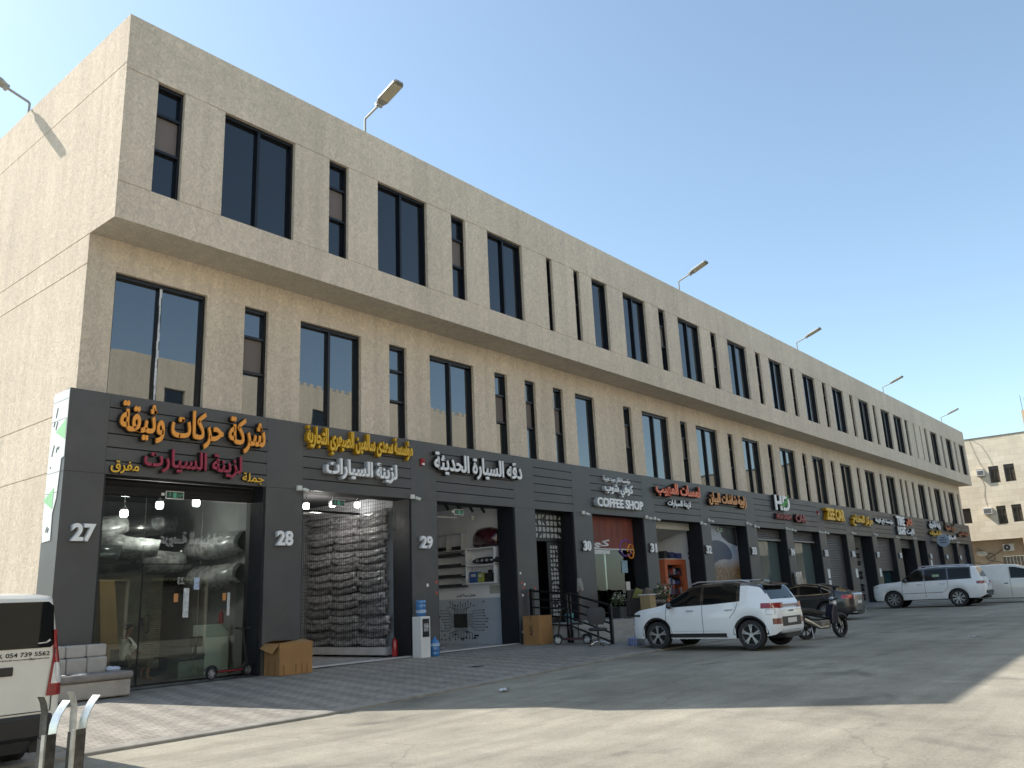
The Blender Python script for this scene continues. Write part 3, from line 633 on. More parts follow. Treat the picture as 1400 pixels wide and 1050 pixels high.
# red alarm sounders
for i, (x, z, lb_) in enumerate([(16.45, 5.56, 'small red alarm sounder left of the white sign of shop 29'), (47.02, 5.57, 'small red alarm sounder left of the ZEE CAR sign'), (73.6, 5.2, 'small red alarm sounder right of the gold line sign')]):
    m = MB(); m.box(-.075, .075, -.05, 0, -.1, .1); m.lathe([(.06, 0), (.055, .03), (.03, .045)], (0, -.05, .02), 'y', 12) if False else m.ball((0, -.06, .03), .055, .03, .055)
    o = m.build('alarm_sounder', M('alarm_red', (.30, .012, .02), .4), None, bevel=.008); o.location = (x, YF, z)
    s = MB().box(-.035, .06, -.062, -.05, -.09, -.03).build('strobe', WHITE, o)
    tag(o, lb_, 'alarm', 'red alarm sounders on the fascia')
# hanging exit signs with the running figure panel
EXG = M('exit_green', (.015, .06, .045), .3); EXL = M('exit_symbol', (.10, .42, .28), .4)
for i, (x, y, z, lb_) in enumerate([(9.15, 17.36, 4.14, 'green exit sign in a white frame above the glass door of shop 27'), (13.52, 17.2, 4.2, 'green exit sign in a pale frame inside the top of shop 28'), (18.13, 17.3, 4.19, 'green exit sign hanging under the ceiling spots of shop 29'), (35.5, 17.36, 4.22, 'dim exit sign over the wheat field poster')]):
    f = MB(); f.box(0, .42, 0, .03, 0, .17); o = f.build('exit_sign', WHITE, None, bevel=.004); o.location = (x, y, z)
    p = MB().box(.015, .405, -.004, -.001, .015, .155).build('face_panel', EXG, o)
    q = MB(); q.box(.17, .24, -.008, -.005, .03, .14); lettering(q, 'خروج', .26, .39, .045, .12, -.005, .003, .0); q.tube([(.08, -.006, .05), (.1, -.006, .09), (.09, -.006, .12)], .010, 6); q.ball((.1, -.006, .132), .011)
    q.build('exit_symbol', EXL, p)
    MB().box(-.1, -.03, 0, .03, .06, .12).build('emergency_lamp', WHITE, o)
    tag(o, lb_, 'exit sign', 'exit signs over the shop doors')
# flood lamps along the roof edge
def lamp_proto():
    t = thing('roof_lamp', 'x', 'roof lamp', (0, 0, 0))
    a = MB(); a.tube([(0, 0, -.5), (0, 0, .47), (0, -.03, .50), (0, -.62, .68)], .033, 10); a.box(-.07, .07, -.05, .07, -.52, -.4); a.build('arm', GREYMETAL, t)
    ang = R(20); mm = Matrix.Rotation(-ang, 3, 'X')
    def P(x, y, z): v = mm@Vector((x, y, z)); return (v.x, v.y-.55, v.z+.66)
    h = MB(); out = [(-.09, 0), (-.13, -.12), (-.17, -.2), (-.17, -.88), (-.12, -.96), (.12, -.96), (.17, -.88), (.17, -.2), (.13, -.12), (.09, 0)]
    h.prism(out, lambda u, v, d: P(u, v, d), -.02, .05); h.prism([(x*.6, y*.8-.12) for x, y in out], lambda u, v, d: P(u, v, d), .052, .085)
    hd_ = h.build('lamp_head', GREYMETAL, t, bevel=.008)
    l = MB()
    for i in range(4):
        for j in range(9): x = -.135+i*.0703; y = -.25-j*.068; l.prism([(x, y), (x+.06, y), (x+.06, y-.058), (x, y-.058)], lambda u, v, d: P(u, v, d), -.034, -.0205)
    l.build('led_panel', LED, hd_)
    k = MB(); k.tube([P(-.1, -.03, .0), P(.1, -.03, .0)], .055, 10); k.build('swivel', GREYMETAL, t)
    return t
lp = lamp_proto()
LP = [((13.7, 16.12, ZR), 0, 'grey roof lamp over the second wide upper window, largest of the row'), ((31.6, 16.12, ZR), 0, 'grey roof lamp above the wheat field poster bay'), ((45.1, 16.12, ZR), 0, 'grey roof lamp high above the HD sign'), ((60.8, 16.12, ZR), 0, 'grey roof lamp above the half open shutter bay'), ((76.8, 16.12, ZR), 0, 'grey roof lamp nearest the far end of the roof'), ((7.11, 21.83, ZR), -math.pi/2, 'grey roof lamp on the sunlit end wall, casting its shadow there')]
for i, (p, rz, lb_) in enumerate(LP):
    o = lp if i == 0 else dup(lp, p, rz); o.location = p; o.rotation_euler = (0, 0, rz); o['label'] = lb_; o['group'] = 'flood lamps along the roof edge'
# ---------------------------------------------------------------- vehicles
def smooth_curve(pts, xs, k=0):
    px = [p[0] for p in pts]; py = [p[1] for p in pts]
    return np.interp(xs, px, py)
class Car:
    """nose at x=-L/2, tail at x=+L/2, z up from the ground"""
    def __init__(s, L, W, top, belt, wheels, rw, sill, tum, endr=.35, rear_r=None, endw=.80, archg=.05, floor=.24, rear_w=None, bulge=.04):
        s.L, s.W = L, W; h = L/2; s.wheels = wheels; s.rw = rw; s.archR = rw+archg
        xs = set(np.linspace(-h, h, 96).tolist())
        for x in wheels: xs |= {x-s.archR-.004, x-s.archR+.004, x+s.archR-.004, x+s.archR+.004}; xs |= set((x+s.archR*np.cos(np.linspace(0, np.pi, 17))).tolist())
        for k in (.01, .03, .06, .1, .15): xs |= {-h+k, h-k}
        s.xs = np.array(sorted(x for x in xs if -h <= x <= h))
        fine = np.linspace(-h, h, 600); ker = np.hanning(19); ker /= ker.sum()
        def sm(p):
            y = np.interp(fine, [a for a, b in p], [b for a, b in p]); yy = np.pad(y, 9, 'edge'); return np.convolve(yy, ker, 'valid')
        s.ft, s.fb = sm(top), sm(belt); s.fine = fine; s.sill = sill
        s.tum = tum; s.endr = endr; s.rear_r = rear_r or endr; s.endw = endw; s.rear_w = rear_w or endw; s.floor = floor; s.bulge = bulge
        s.rings = [s.ring(x) for x in s.xs]
    def top(s, x): return float(np.interp(x, s.fine, s.ft))
    def belt(s, x): return float(min(np.interp(x, s.fine, s.fb), s.top(x)-.015))
    def w(s, x):
        h = s.L/2; d = x+h; e = h-x; k = 1.
        if d < s.endr: u = 1-d/s.endr; k = s.endw+(1-s.endw)*math.sqrt(max(0, 1-u**2.2))
        if e < s.rear_r: u = 1-e/s.rear_r; k = min(k, s.rear_w+(1-s.rear_w)*math.sqrt(max(0, 1-u**2.2)))
        return s.W/2*k
    def low(s, x):
        z = float(np.interp(x, [a for a, b in s.sill], [b for a, b in s.sill]))
        for xw in s.wheels:
            d = abs(x-xw)
            if d < s.archR: z = max(z, s.rw+math.sqrt(s.archR**2-d*d))
        return z
    T = (0, .06, .14, .26, .4, .55, .7, .84, .94, 1.)
    G = (.05, .28, .55, .82, .95)
    def ring(s, x):
        w, zl, zb, zt = s.w(x), s.low(x), s.belt(x), s.top(x); fl = min(s.floor, zl)
        zl = min(zl, zb-.05)
        pts = [(0, fl), (w-.30, max(fl, zl-.02) if zl > .5 else fl), (w-.16, zl), (w-.035, zl)]
        for t in s.T:
            z = zl+(zb-zl)*t; y = w-.03+s.bulge*(1-abs(2*t-.95)**2.2) if t < 1 else w-.028
            pts.append((min(y, w+.012), z))
        h = zt-zb; yb = w-.028
        for gf in s.G: pts.append((yb-.012-s.tum*h*gf**1.25, zb+h*gf*(.985 if gf > .9 else 1)))
        y0 = pts[-1][0]; z0 = pts[-1][1]
        for f, c in ((.93, .45), (.8, .72), (.5, .93), (0, 1.)): pts.append((y0*f, z0+(zt-z0)*c))
        return pts
    def yside(s, x, z, upto=None):
        r = s.ring(x)[3:19]; zs = [p[1] for p in r]; ys = [p[0] for p in r]
        return float(np.interp(z, zs, ys))
    def rows(s): return len(s.rings[0])
    def build(s, classify, root):
        n = s.rows(); parts = {}
        V = lambda i, j, sg: (s.xs[i], sg*s.rings[i][j][0], s.rings[i][j][1])
        for i in range(len(s.xs)-1):
            xc = (s.xs[i]+s.xs[i+1])/2
            for j in range(n-1):
                zc = (s.rings[i][j][1]+s.rings[i+1][j+1][1])/2
                for sg in (1, -1):
                    c = classify(xc, j, zc, sg)
                    parts.setdefault(c, []).append([V(i, j, sg), V(i+1, j, sg), V(i+1, j+1, sg), V(i, j+1, sg)])
        for i in (0, len(s.xs)-1):
            for j in range(n-1):
                c = classify(s.xs[i], j, s.rings[i][j][1], 0)
                parts.setdefault(c, []).append([V(i, j, 1), V(i, j+1, 1), V(i, j+1, -1), V(i, j, -1)])
        out = {}
        for (name, key, mat), qs in parts.items():
            mb = MB(); idx = {}
            for q in qs:
                f = []
                for p in q:
                    k = (round(p[0], 5), round(p[1], 5), round(p[2], 5))
                    if k not in idx: idx[k] = len(mb.v); mb.v.append(p)
                    if idx[k] not in f: f.append(idx[k])
                if len(f) > 2: mb.f.append(tuple(f))
            out[(name, key)] = mb.build(name, mat, root, smooth=True, angle=50)
        return out
    # a ribbon that hugs the side and wraps round the tail (end=1) or nose (end=-1)
    def wrap(s, z0, z1, xa, yin, end, sg, off=.006, nz=6, slant=0):
        h = s.L/2*end; xs = list(np.linspace(xa, h, 10)); rows = []
        for k in range(nz+1):
            z = z0+(z1-z0)*k/nz; r = []
            for x in xs: r.append((x, sg*(s.yside(x, z)+off), z))
            ye = s.yside(h, z); r[-1] = (h+end*off, sg*(ye+off*.5), z)
            for t in (.33, .66, 1.): r.append((h+end*off, sg*(ye+(yin+slant*(k/nz)-ye)*t), z))
            rows.append(r)
        mb = MB(); n = len(rows[0])
        mb.add([p for r in rows for p in r], [(i*n+k, i*n+k+1, (i+1)*n+k+1, (i+1)*n+k) for i in range(nz) for k in range(n-1)]); return mb
    def strip(s, pts, wd, sg, off=.003):
        """thin line on the side: pts (x,z)"""
        mb = MB()
        P = []
        for i in range(len(pts)-1):
            (xa, za), (xb_, zb_) = pts[i], pts[i+1]; k = max(2, int(math.hypot(xb_-xa, zb_-za)/.05))
            for t in range(k): P.append((xa+(xb_-xa)*t/k, za+(zb_-za)*t/k))
        P.append(pts[-1]); rows = []
        for i, (x, z) in enumerate(P):
            a = P[max(i-1, 0)]; b = P[min(i+1, len(P)-1)]; d = math.hypot(b[0]-a[0], b[1]-a[1]) or 1; nx, nz = -(b[1]-a[1])/d*wd/2, (b[0]-a[0])/d*wd/2
            rows.append([(x+nx, sg*(s.yside(x+nx, z+nz)+off), z+nz), (x-nx, sg*(s.yside(x-nx, z-nz)+off), z-nz)])
        mb.add([p for r in rows for p in r], [(2*i, 2*i+1, 2*i+3, 2*i+2) for i in range(len(rows)-1)]); return mb
def wheel(root, x, y, r, wd, sg, spokes, rim_mat, dark, twin=False):
    """sg=-1: outer face towards -y"""
    o = sg
    ty = MB(); rr = r*.70
    ty.lathe([(rr, -wd/2*o), (r*.93, -wd/2*o), (r, -wd*.36*o), (r, wd*.36*o), (r*.94, wd/2*o), (rr, wd*.47*o), (rr, -wd*.4*o)], (x, y, r), 'y', 36, False)
    rim = MB(); rim.lathe([(rr*1.01, wd*.46*o), (rr*.985, wd*.47*o), (rr*.95, wd*.38*o), (rr*.93, wd*.1*o), (rr*.93, -wd*.3*o)], (x, y, r), 'y', 36, False)
    for k in range(spokes):
        a = 2*math.pi*k/spokes+.3
        for da in ((-.13, .13) if twin else (0,)):
            c, s_ = math.cos(a+da), math.sin(a+da)
            rim.bar((x+.05*math.cos(a), y+wd*.40*o, r+.05*math.sin(a)), (x+rr*.97*c, y+wd*.42*o, r+rr*.97*s_), .028 if twin else .04, .03, (0, 1, 0))
    rim.lathe([(.001, wd*.43*o), (.055, wd*.44*o), (.06, wd*.36*o)], (x, y, r), 'y', 16)
    wo = rim.build('wheel', rim_mat, root, smooth=True, angle=40)
    ty.build('tyre', RUBBER, wo, smooth=True, angle=50)
    d = MB(); d.lathe([(.001, wd*.12*o), (rr*.94, wd*.12*o), (rr*.94, -wd*.1*o), (.001, -wd*.1*o)], (x, y, r), 'y', 28); d.build('brake_disc', dark, wo)
    return wo
RIMS = M('silver_rim', (.50, .50, .51), .3, .8, .08, 10); RIMD = M('dark_wheel_metal', (.012, .012, .013), .5, .3)  # RIMD: near-black metal for brake discs and motorbike rims
PLATE = M('number_plate', (.62, .62, .6), .4, 0, .05)
def arches(c, root, mat, wd=.055):
    for xw in c.wheels:
        for sg in (1, -1):
            pts = []
            for k in range(25):
                a = math.pi*(k/24); pts.append((xw+c.archR*math.cos(a), c.rw+c.archR*math.sin(a)))
            mb = MB(); rows = []
            for (x, z) in pts:
                dx, dz = (x-xw)/c.archR, (z-c.rw)/c.archR
                x2, z2 = x+dx*wd, z+dz*wd
                zz, zz2 = max(z, c.low(x)+.002), max(z2, .05)
                rows.append([(x, sg*(c.yside(x, z)+.012), z), (x2, sg*(c.yside(x2, z2)+.006), z2), (x, sg*(c.yside(x, z)-.09), z)])
            mb.add([p for r in rows for p in r], [q for i in range(len(rows)-1) for q in ((3*i, 3*i+1, 3*i+4, 3*i+3), (3*i, 3*i+3, 3*i+5, 3*i+2))])
            mb.build('wheel_arch', mat, root, smooth=True, angle=60)
CARBLACK = M('gloss_black_paint', (.008, .009, .011), .12, 0, .05, 3, coat=1)
CLAD = M('car_cladding', (.02, .021, .022), .6, 0, .1, 8)
SEAM = M('panel_gap', (.03, .03, .03), .8)
# rows: 0-2 underside, 3-12 side (row 12 ends at the belt), 13-18 glasshouse side, then pillar and roof
def classify_factory(paint, windows, wsx, rgx, roofx, roof_mat, clad_rows=1, pillar=None):
    def f(x, j, z, sg):
        if j <= 2: return ('underbody', 0, BLACKP)
        if j < 3+clad_rows: return ('sill_cladding', 0, CLAD)
        if j <= 12: return ('body', 0, paint)
        if sg and 14 <= j <= 16:
            for k, (a, b) in enumerate(windows):
                if a < x < b: return ('side_window', (k, sg), CARGLASS)
        if sg and 13 <= j <= 17 and pillar and pillar[0] < x < pillar[1]: return ('window_surround', sg, CARBLACK)
        if sg and j >= 19:
            if wsx[0] < x < wsx[1]: return ('windshield', 0, CARGLASS)
            if rgx[0] < x < rgx[1]: return ('rear_window', 0, CARGLASS)
        if roof_mat is not None and j >= 17 and roofx[0] < x < roofx[1]: return ('roof', 0, roof_mat)
        return ('body', 0, paint)
    return f
# --- white crossover with the black roof
L = 3.995; h = L/2; xa, xb_ = -h+.83, -h+.83+2.5
top = [(-h, .78), (-h+.06, .88), (-h+.30, .955), (-h+.75, 1.02), (-h+1.0, 1.065), (-h+1.1, 1.11), (-h+1.72, 1.485), (-h+2.05, 1.55), (-h+2.6, 1.565), (-h+3.3, 1.53), (-h+3.6, 1.48), (-h+3.66, 1.42), (h-.14, 1.07), (h-.05, .98), (h, .86)]
belt = [(-h, .74), (-h+.06, .83), (-h+.3, .89), (-h+.75, .955), (-h+1.2, 1.0), (-h+2.4, 1.045), (-h+3.3, 1.11), (h-.14, 1.04), (h, .80)]
c = Car(L, 1.77, top, belt, (xa, xb_), .335, [(-h, .36), (-h+.1, .27), (-h+.5, .25), (h-.5, .25), (h-.1, .33), (h, .40)], .36, endr=.65, rear_r=.50, endw=.66, rear_w=.76, bulge=.05)
vx = thing('white_crossover', 'white crossover car with black roof parked nose to the shops, beside the dark sedan', 'car', (20.72, 10.50, .25), -math.pi/2, None, 1.035)
c.build(classify_factory(WHITECAR, [(-h+1.22, -h+2.07), (-h+2.16, -h+3.02)], (-h+1.12, -h+1.74), (-h+3.64, h-.16), (-h+1.68, h-.25), CARBLACK, 1, (-h+1.1, -h+3.12)), vx)
arches(c, vx, CLAD, .05)
for x in (xa, xb_):
    for sg in (1, -1): wheel(vx, x, sg*.785, .335, .20, sg, 5, RIMS, RIMD, True)
for sg in (1, -1):
    c.wrap(.92, 1.04, h-.36, .45, 1, sg).build('tail_light', REDLENS, vx, smooth=True); c.wrap(.56, .69, h-.12, .52, 1, sg).build('rear_reflector', M('dark_red_lens', (.12, .006, .01), .15, coat=1), vx, smooth=True)
    c.wrap(.795, .85, -h+.34, .48, -1, sg).build('headlight', M('headlight_dark', (.03, .03, .035), .1, 0, .2, 10, coat=1), vx, smooth=True); c.wrap(.58, .76, -h+.1, .55, -1, sg).build('lamp_cluster', CLEARLENS, vx, smooth=True)
    for nm, pts in (('front', [(-h+1.12, .98), (-h+1.1, .7), (-h+1.18, .38), (-h+1.3, .30)]), ('middle', [(-h+2.12, 1.02), (-h+2.12, .4), (-h+2.1, .3)]), ('rear', [(-h+3.06, 1.07), (-h+3.0, .9), (-h+2.83, .72)])): c.strip(pts, .012, sg).build('door_seam', SEAM, vx)
    c.strip([(-h+1.3, .43), (-h+2.6, .43)], .006, sg).build('door_shade_line', M('painted_crease_shade', (.35, .35, .36), .5), vx)  # flat grey line paints in the shade of a door fold
    c.strip([(-h+1.22, .335), (-h+2.72, .335)], .085, sg, .008).build('side_skirt', CLAD, vx); c.strip([(-h+1.2, .285), (-h+2.75, .285)], .014, sg, .012).build('chrome_strip', CHROME, vx)
    for x in (-h+1.78, -h+2.82):
        d = MB(); y = c.yside(x, .90); d.tube([(x-.1, sg*(y+.005), .905), (x-.07, sg*(y+.035), .91), (x+.07, sg*(y+.035), .915), (x+.1, sg*(y+.005), .915)], .013, 8); d.build('door_handle', CHROME, vx)
    m = MB(); m.ball((-h+1.28, sg*.98, 1.04), .075, .11, .075); m.bar((-h+1.28, sg*.86, 1.0), (-h+1.28, sg*.95, 1.02), .04, .03); m.build('wing_mirror', CARBLACK, vx, smooth=True)
    rr_ = MB(); rr_.tube([(-h+1.75, sg*.60, 1.53), (-h+1.95, sg*.60, 1.585), (-h+3.1, sg*.59, 1.585), (-h+3.3, sg*.585, 1.54)], .017, 8); rr_.build('roof_rail', M('rail_silver', (.5, .5, .52), .3, .7), vx)
    c.strip([(xb_+.42, .9), (xb_+.60, .9), (xb_+.60, .78), (xb_+.42, .78), (xb_+.42, .9)], .007, sg).build('fuel_flap', SEAM, vx) if sg < 0 else None
b = MB(); b.box(h-.02, h+.012, -.55, .55, .50, .72); b.build('bumper_panel', BLACKP, vx, bevel=.02); MB().box(h+.012, h+.02, -.26, .26, .57, .68).build('number_plate', PLATE, vx)
b = MB(); b.box(h-.16, h+.02, -.62, .62, .34, .45); b.build('skid_plate', M('silver_skid', (.42, .42, .43), .4, .5), vx, bevel=.03)
b = MB(); b.box(h-.03, h+.004, -.45, .45, .965, 1.0); b.build('light_bar', M('dark_red_lens', 0), vx)
b = MB(); lettering(b, 'VENUE', -.17, .17, .82, .86, 0, .006, .0); o = b.build('tailgate_lettering', M('badge_grey', (.25, .25, .26), .3, .6), vx); o.rotation_euler = (0, 0, math.pi/2); o.location = (h+.004, 0, 0)
b = MB(); b.prism([(h-.48, 1.515), (h-.20, 1.46), (h-.22, 1.435), (h-.48, 1.47)], lambda u, v, d: (u, d, v), -.55, .55); b.build('roof_spoiler', CARBLACK, vx)
b = MB(); b.prism([(h-.75, 1.54), (h-.60, 1.54), (h-.58, 1.6), (h-.62, 1.6)], lambda u, v, d: (u, d, v), -.02, .02); b.build('antenna_fin', CARBLACK, vx)
b = MB(); b.tube([(h-.22, .0, 1.18), (h-.18, .3, 1.14)], .012, 6); b.build('rear_wiper', BLACKP, vx)
b = MB(); b.box(-h-.012, -h+.05, -.5, .5, .45, .74); b.build('grille', BLACKP, vx, bevel=.02)
# --- dark grey sedan
L = 4.92; h = L/2; xa, xb_ = -h+.85, -h+.85+3.02
top = [(-h, .60), (-h+.08, .72), (-h+.5, .84), (-h+1.2, .95), (-h+1.62, 1.0), (-h+2.25, 1.33), (-h+2.6, 1.44), (-h+3.0, 1.475), (-h+3.5, 1.44), (-h+4.1, 1.26), (-h+4.45, 1.12), (h-.3, 1.07), (h-.06, 1.04), (h, .95)]
belt = [(-h, .55), (-h+.08, .66), (-h+.5, .78), (-h+1.6, .92), (-h+3.0, .96), (-h+4.1, 1.0), (h-.06, .98), (h, .88)]
c = Car(L, 1.89, top, belt, (xa, xb_), .345, [(-h, .32), (-h+.15, .22), (h-.3, .22), (h, .36)], .42, endr=.7, rear_r=.75, endw=.66, rear_w=.62, bulge=.06, floor=.2)
BROWNCAR = M('dark_grey_car_paint', (.030, .028, .027), .32, .3, .08, 3, coat=1)
bx = thing('dark_sedan', 'dark grey sedan with chrome window line parked behind the white crossover and small motorbike', 'car', (35.2, 13.95, .29), R(-88), None, 1.0)
c.build(classify_factory(BROWNCAR, [(-h+1.85, -h+2.75), (-h+2.85, -h+3.62), (-h+3.66, -h+4.02)], (-h+1.65, -h+2.5), (-h+3.6, -h+4.42), (0, 0), None, 0, (-h+1.8, -h+4.05)), bx)
for x in (xa, xb_):
    for sg in (1, -1): wheel(bx, x, sg*.83, .345, .23, sg, 10, RIMS, RIMD, True)
for sg in (1, -1):
    c.wrap(.82, .96, h-.42, .48, 1, sg).build('tail_light', M('bright_red_lens', (.5, .02, .025), .12, coat=1), bx, smooth=True)
    pts = [(-h+1.72, .955), (-h+2.3, .985), (-h+3.4, 1.01), (-h+4.0, 1.035), (-h+4.12, 1.09), (-h+3.95, 1.19), (-h+3.6, 1.31), (-h+3.0, 1.385), (-h+2.6, 1.35), (-h+2.2, 1.2), (-h+1.72, .955)]
    c.strip(pts, .03, sg, .012).build('chrome_window_line', CHROME, bx)
    for pts in ([(-h+2.8, .95), (-h+2.8, .4), (-h+2.75, .28)], [(-h+3.75, .98), (-h+3.72, .8), (-h+3.5, .55)], [(-h+1.72, .9), (-h+1.7, .5), (-h+1.75, .3)]): c.strip(pts, .012, sg).build('door_seam', SEAM, bx)
    c.strip([(-h+.9, .80), (-h+2.5, .85), (-h+4.6, .86)], .012, sg, .004).build('shoulder_glint_line', M('painted_crease_glint', (.12, .115, .11), .3, .5), bx)  # flat paler strip paints in the glint along the shoulder fold
    for x in (-h+2.55, -h+3.5):
        d = MB(); y = c.yside(x, .82); d.tube([(x-.12, sg*(y+.005), .82), (x-.08, sg*(y+.035), .825), (x+.1, sg*(y+.035), .83), (x+.12, sg*(y+.005), .83)], .014, 8); d.build('door_handle', BROWNCAR, bx)
    m = MB(); m.ball((-h+1.95, sg*1.03, 1.02), .09, .12, .07); m.bar((-h+1.95, sg*.9, .97), (-h+1.95, sg*1.0, 1.0), .04, .03); m.build('wing_mirror', BROWNCAR, bx, smooth=True)
    e = MB(); e.box(h-.12, h+.02, sg*.62-.1, sg*.62+.1, .27, .32); e.build('exhaust_tip', CHROME, bx, bevel=.01)
MB().box(h-.01, h+.014, -.26, .26, .62, .74).build('number_plate', PLATE, bx)
# --- big white off-roader
L = 4.98; h = L/2; xa, xb_ = -h+.95, -h+.95+2.85
top = [(-h, .95), (-h+.05, 1.05), (-h+.4, 1.16), (-h+1.1, 1.21), (-h+1.35, 1.24), (-h+1.95, 1.72), (-h+2.2, 1.82), (-h+3.0, 1.87), (-h+4.2, 1.85), (-h+4.62, 1.80), (-h+4.68, 1.74), (h-.12, 1.22), (h-.05, 1.14), (h, .96)]
belt = [(-h, .90), (-h+.05, 1.0), (-h+.4, 1.10), (-h+1.3, 1.17), (-h+2.5, 1.2), (-h+4.5, 1.24), (h-.12, 1.19), (h, .90)]
c = Car(L, 1.98, top, belt, (xa, xb_), .395, [(-h, .48), (-h+.15, .36), (h-.3, .38), (h, .52)], .30, endr=.55, rear_r=.42, endw=.74, rear_w=.82, bulge=.05, floor=.34)
lx = thing('white_offroader', 'large white off-roader with dark windows and red tail light, parked alone by the far shops', 'car', (47.7, 11.85, .335), R(-87.5), None, 1.06)
c.build(classify_factory(WHITECAR, [(-h+1.5, -h+2.38), (-h+2.46, -h+3.4), (-h+3.48, -h+4.4)], (-h+1.38, -h+2.0), (-h+4.65, h-.15), (0, 0), None, 0, (-h+1.42, -h+4.46)), lx)
arches(c, lx, WHITECAR, .06)
for x in (xa, xb_):
    for sg in (1, -1): wheel(lx, x, sg*.87, .395, .26, sg, 8, RIMS, RIMD, True)
for sg in (1, -1):
    c.wrap(1.0, 1.13, h-.34, .55, 1, sg).build('tail_light', M('deep_red_lens', (.2, .008, .014), .15, coat=1), lx, smooth=True)
    c.wrap(.95, 1.05, -h+.3, .5, -1, sg).build('headlight', CLEARLENS, lx, smooth=True)
    for pts in ([(-h+1.4, 1.15), (-h+1.38, .7), (-h+1.45, .45)], [(-h+2.42, 1.18), (-h+2.42, .45)], [(-h+3.44, 1.2), (-h+3.42, .9), (-h+3.25, .7)]): c.strip(pts, .014, sg).build('door_seam', SEAM, lx)
    c.strip([(-h+1.45, .66), (-h+3.2, .68)], .02, sg, .012).build('chrome_strip', CHROME, lx)
    st = MB(); st.box(-h+1.45, -h+3.3, sg*.9-.06, sg*.9+.09, .40, .45); st.build('side_step', M('step_grey', (.4, .4, .4), .5), lx, bevel=.015)
    for x in (-h+2.2, -h+3.2):
        d = MB(); y = c.yside(x, 1.06); d.tube([(x-.12, sg*(y+.005), 1.06), (x-.08, sg*(y+.04), 1.065), (x+.1, sg*(y+.04), 1.07), (x+.12, sg*(y+.005), 1.07)], .016, 8); d.build('door_handle', CHROME, lx)
    m = MB(); m.ball((-h+1.62, sg*1.1, 1.25), .09, .13, .1); m.bar((-h+1.62, sg*.95, 1.18), (-h+1.62, sg*1.05, 1.22), .05, .04); m.build('wing_mirror', CARBLACK, lx, smooth=True)
    rr_ = MB(); rr_.tube([(-h+2.2, sg*.68, 1.84), (-h+2.4, sg*.68, 1.9), (-h+4.2, sg*.68, 1.9), (-h+4.4, sg*.68, 1.84)], .018, 8); rr_.build('roof_rail', M('rail_silver', 0), lx)
b = MB(); b.box(h-.1, h+.06, -.85, .85, .55, .70); b.build('rear_bumper', BLACKP, lx, bevel=.04); b = MB(); b.tube([(h-.05, -.3, .48), (h+.1, -.3, .5)], .05, 10); b.tube([(h-.05, .3, .48), (h+.1, .3, .5)], .05, 10); b.build('exhaust_tip', CHROME, lx)
MB().box(h-.0, h+.016, -.2, .2, .78, .92).build('number_plate', PLATE, lx); MB().box(h-.008, h+.012, -.42, .42, .94, .98).build('tailgate_trim', CHROME, lx)
MB().box(-h+2.8, -h+3.1, -c.yside(-h+2.9, 1.42)-.01, -c.yside(-h+2.9, 1.42)-.004, 1.34, 1.5).build('window_sticker', M('pale_green_sticker', (.30, .42, .28), .6, 0, .2, 20), lx)
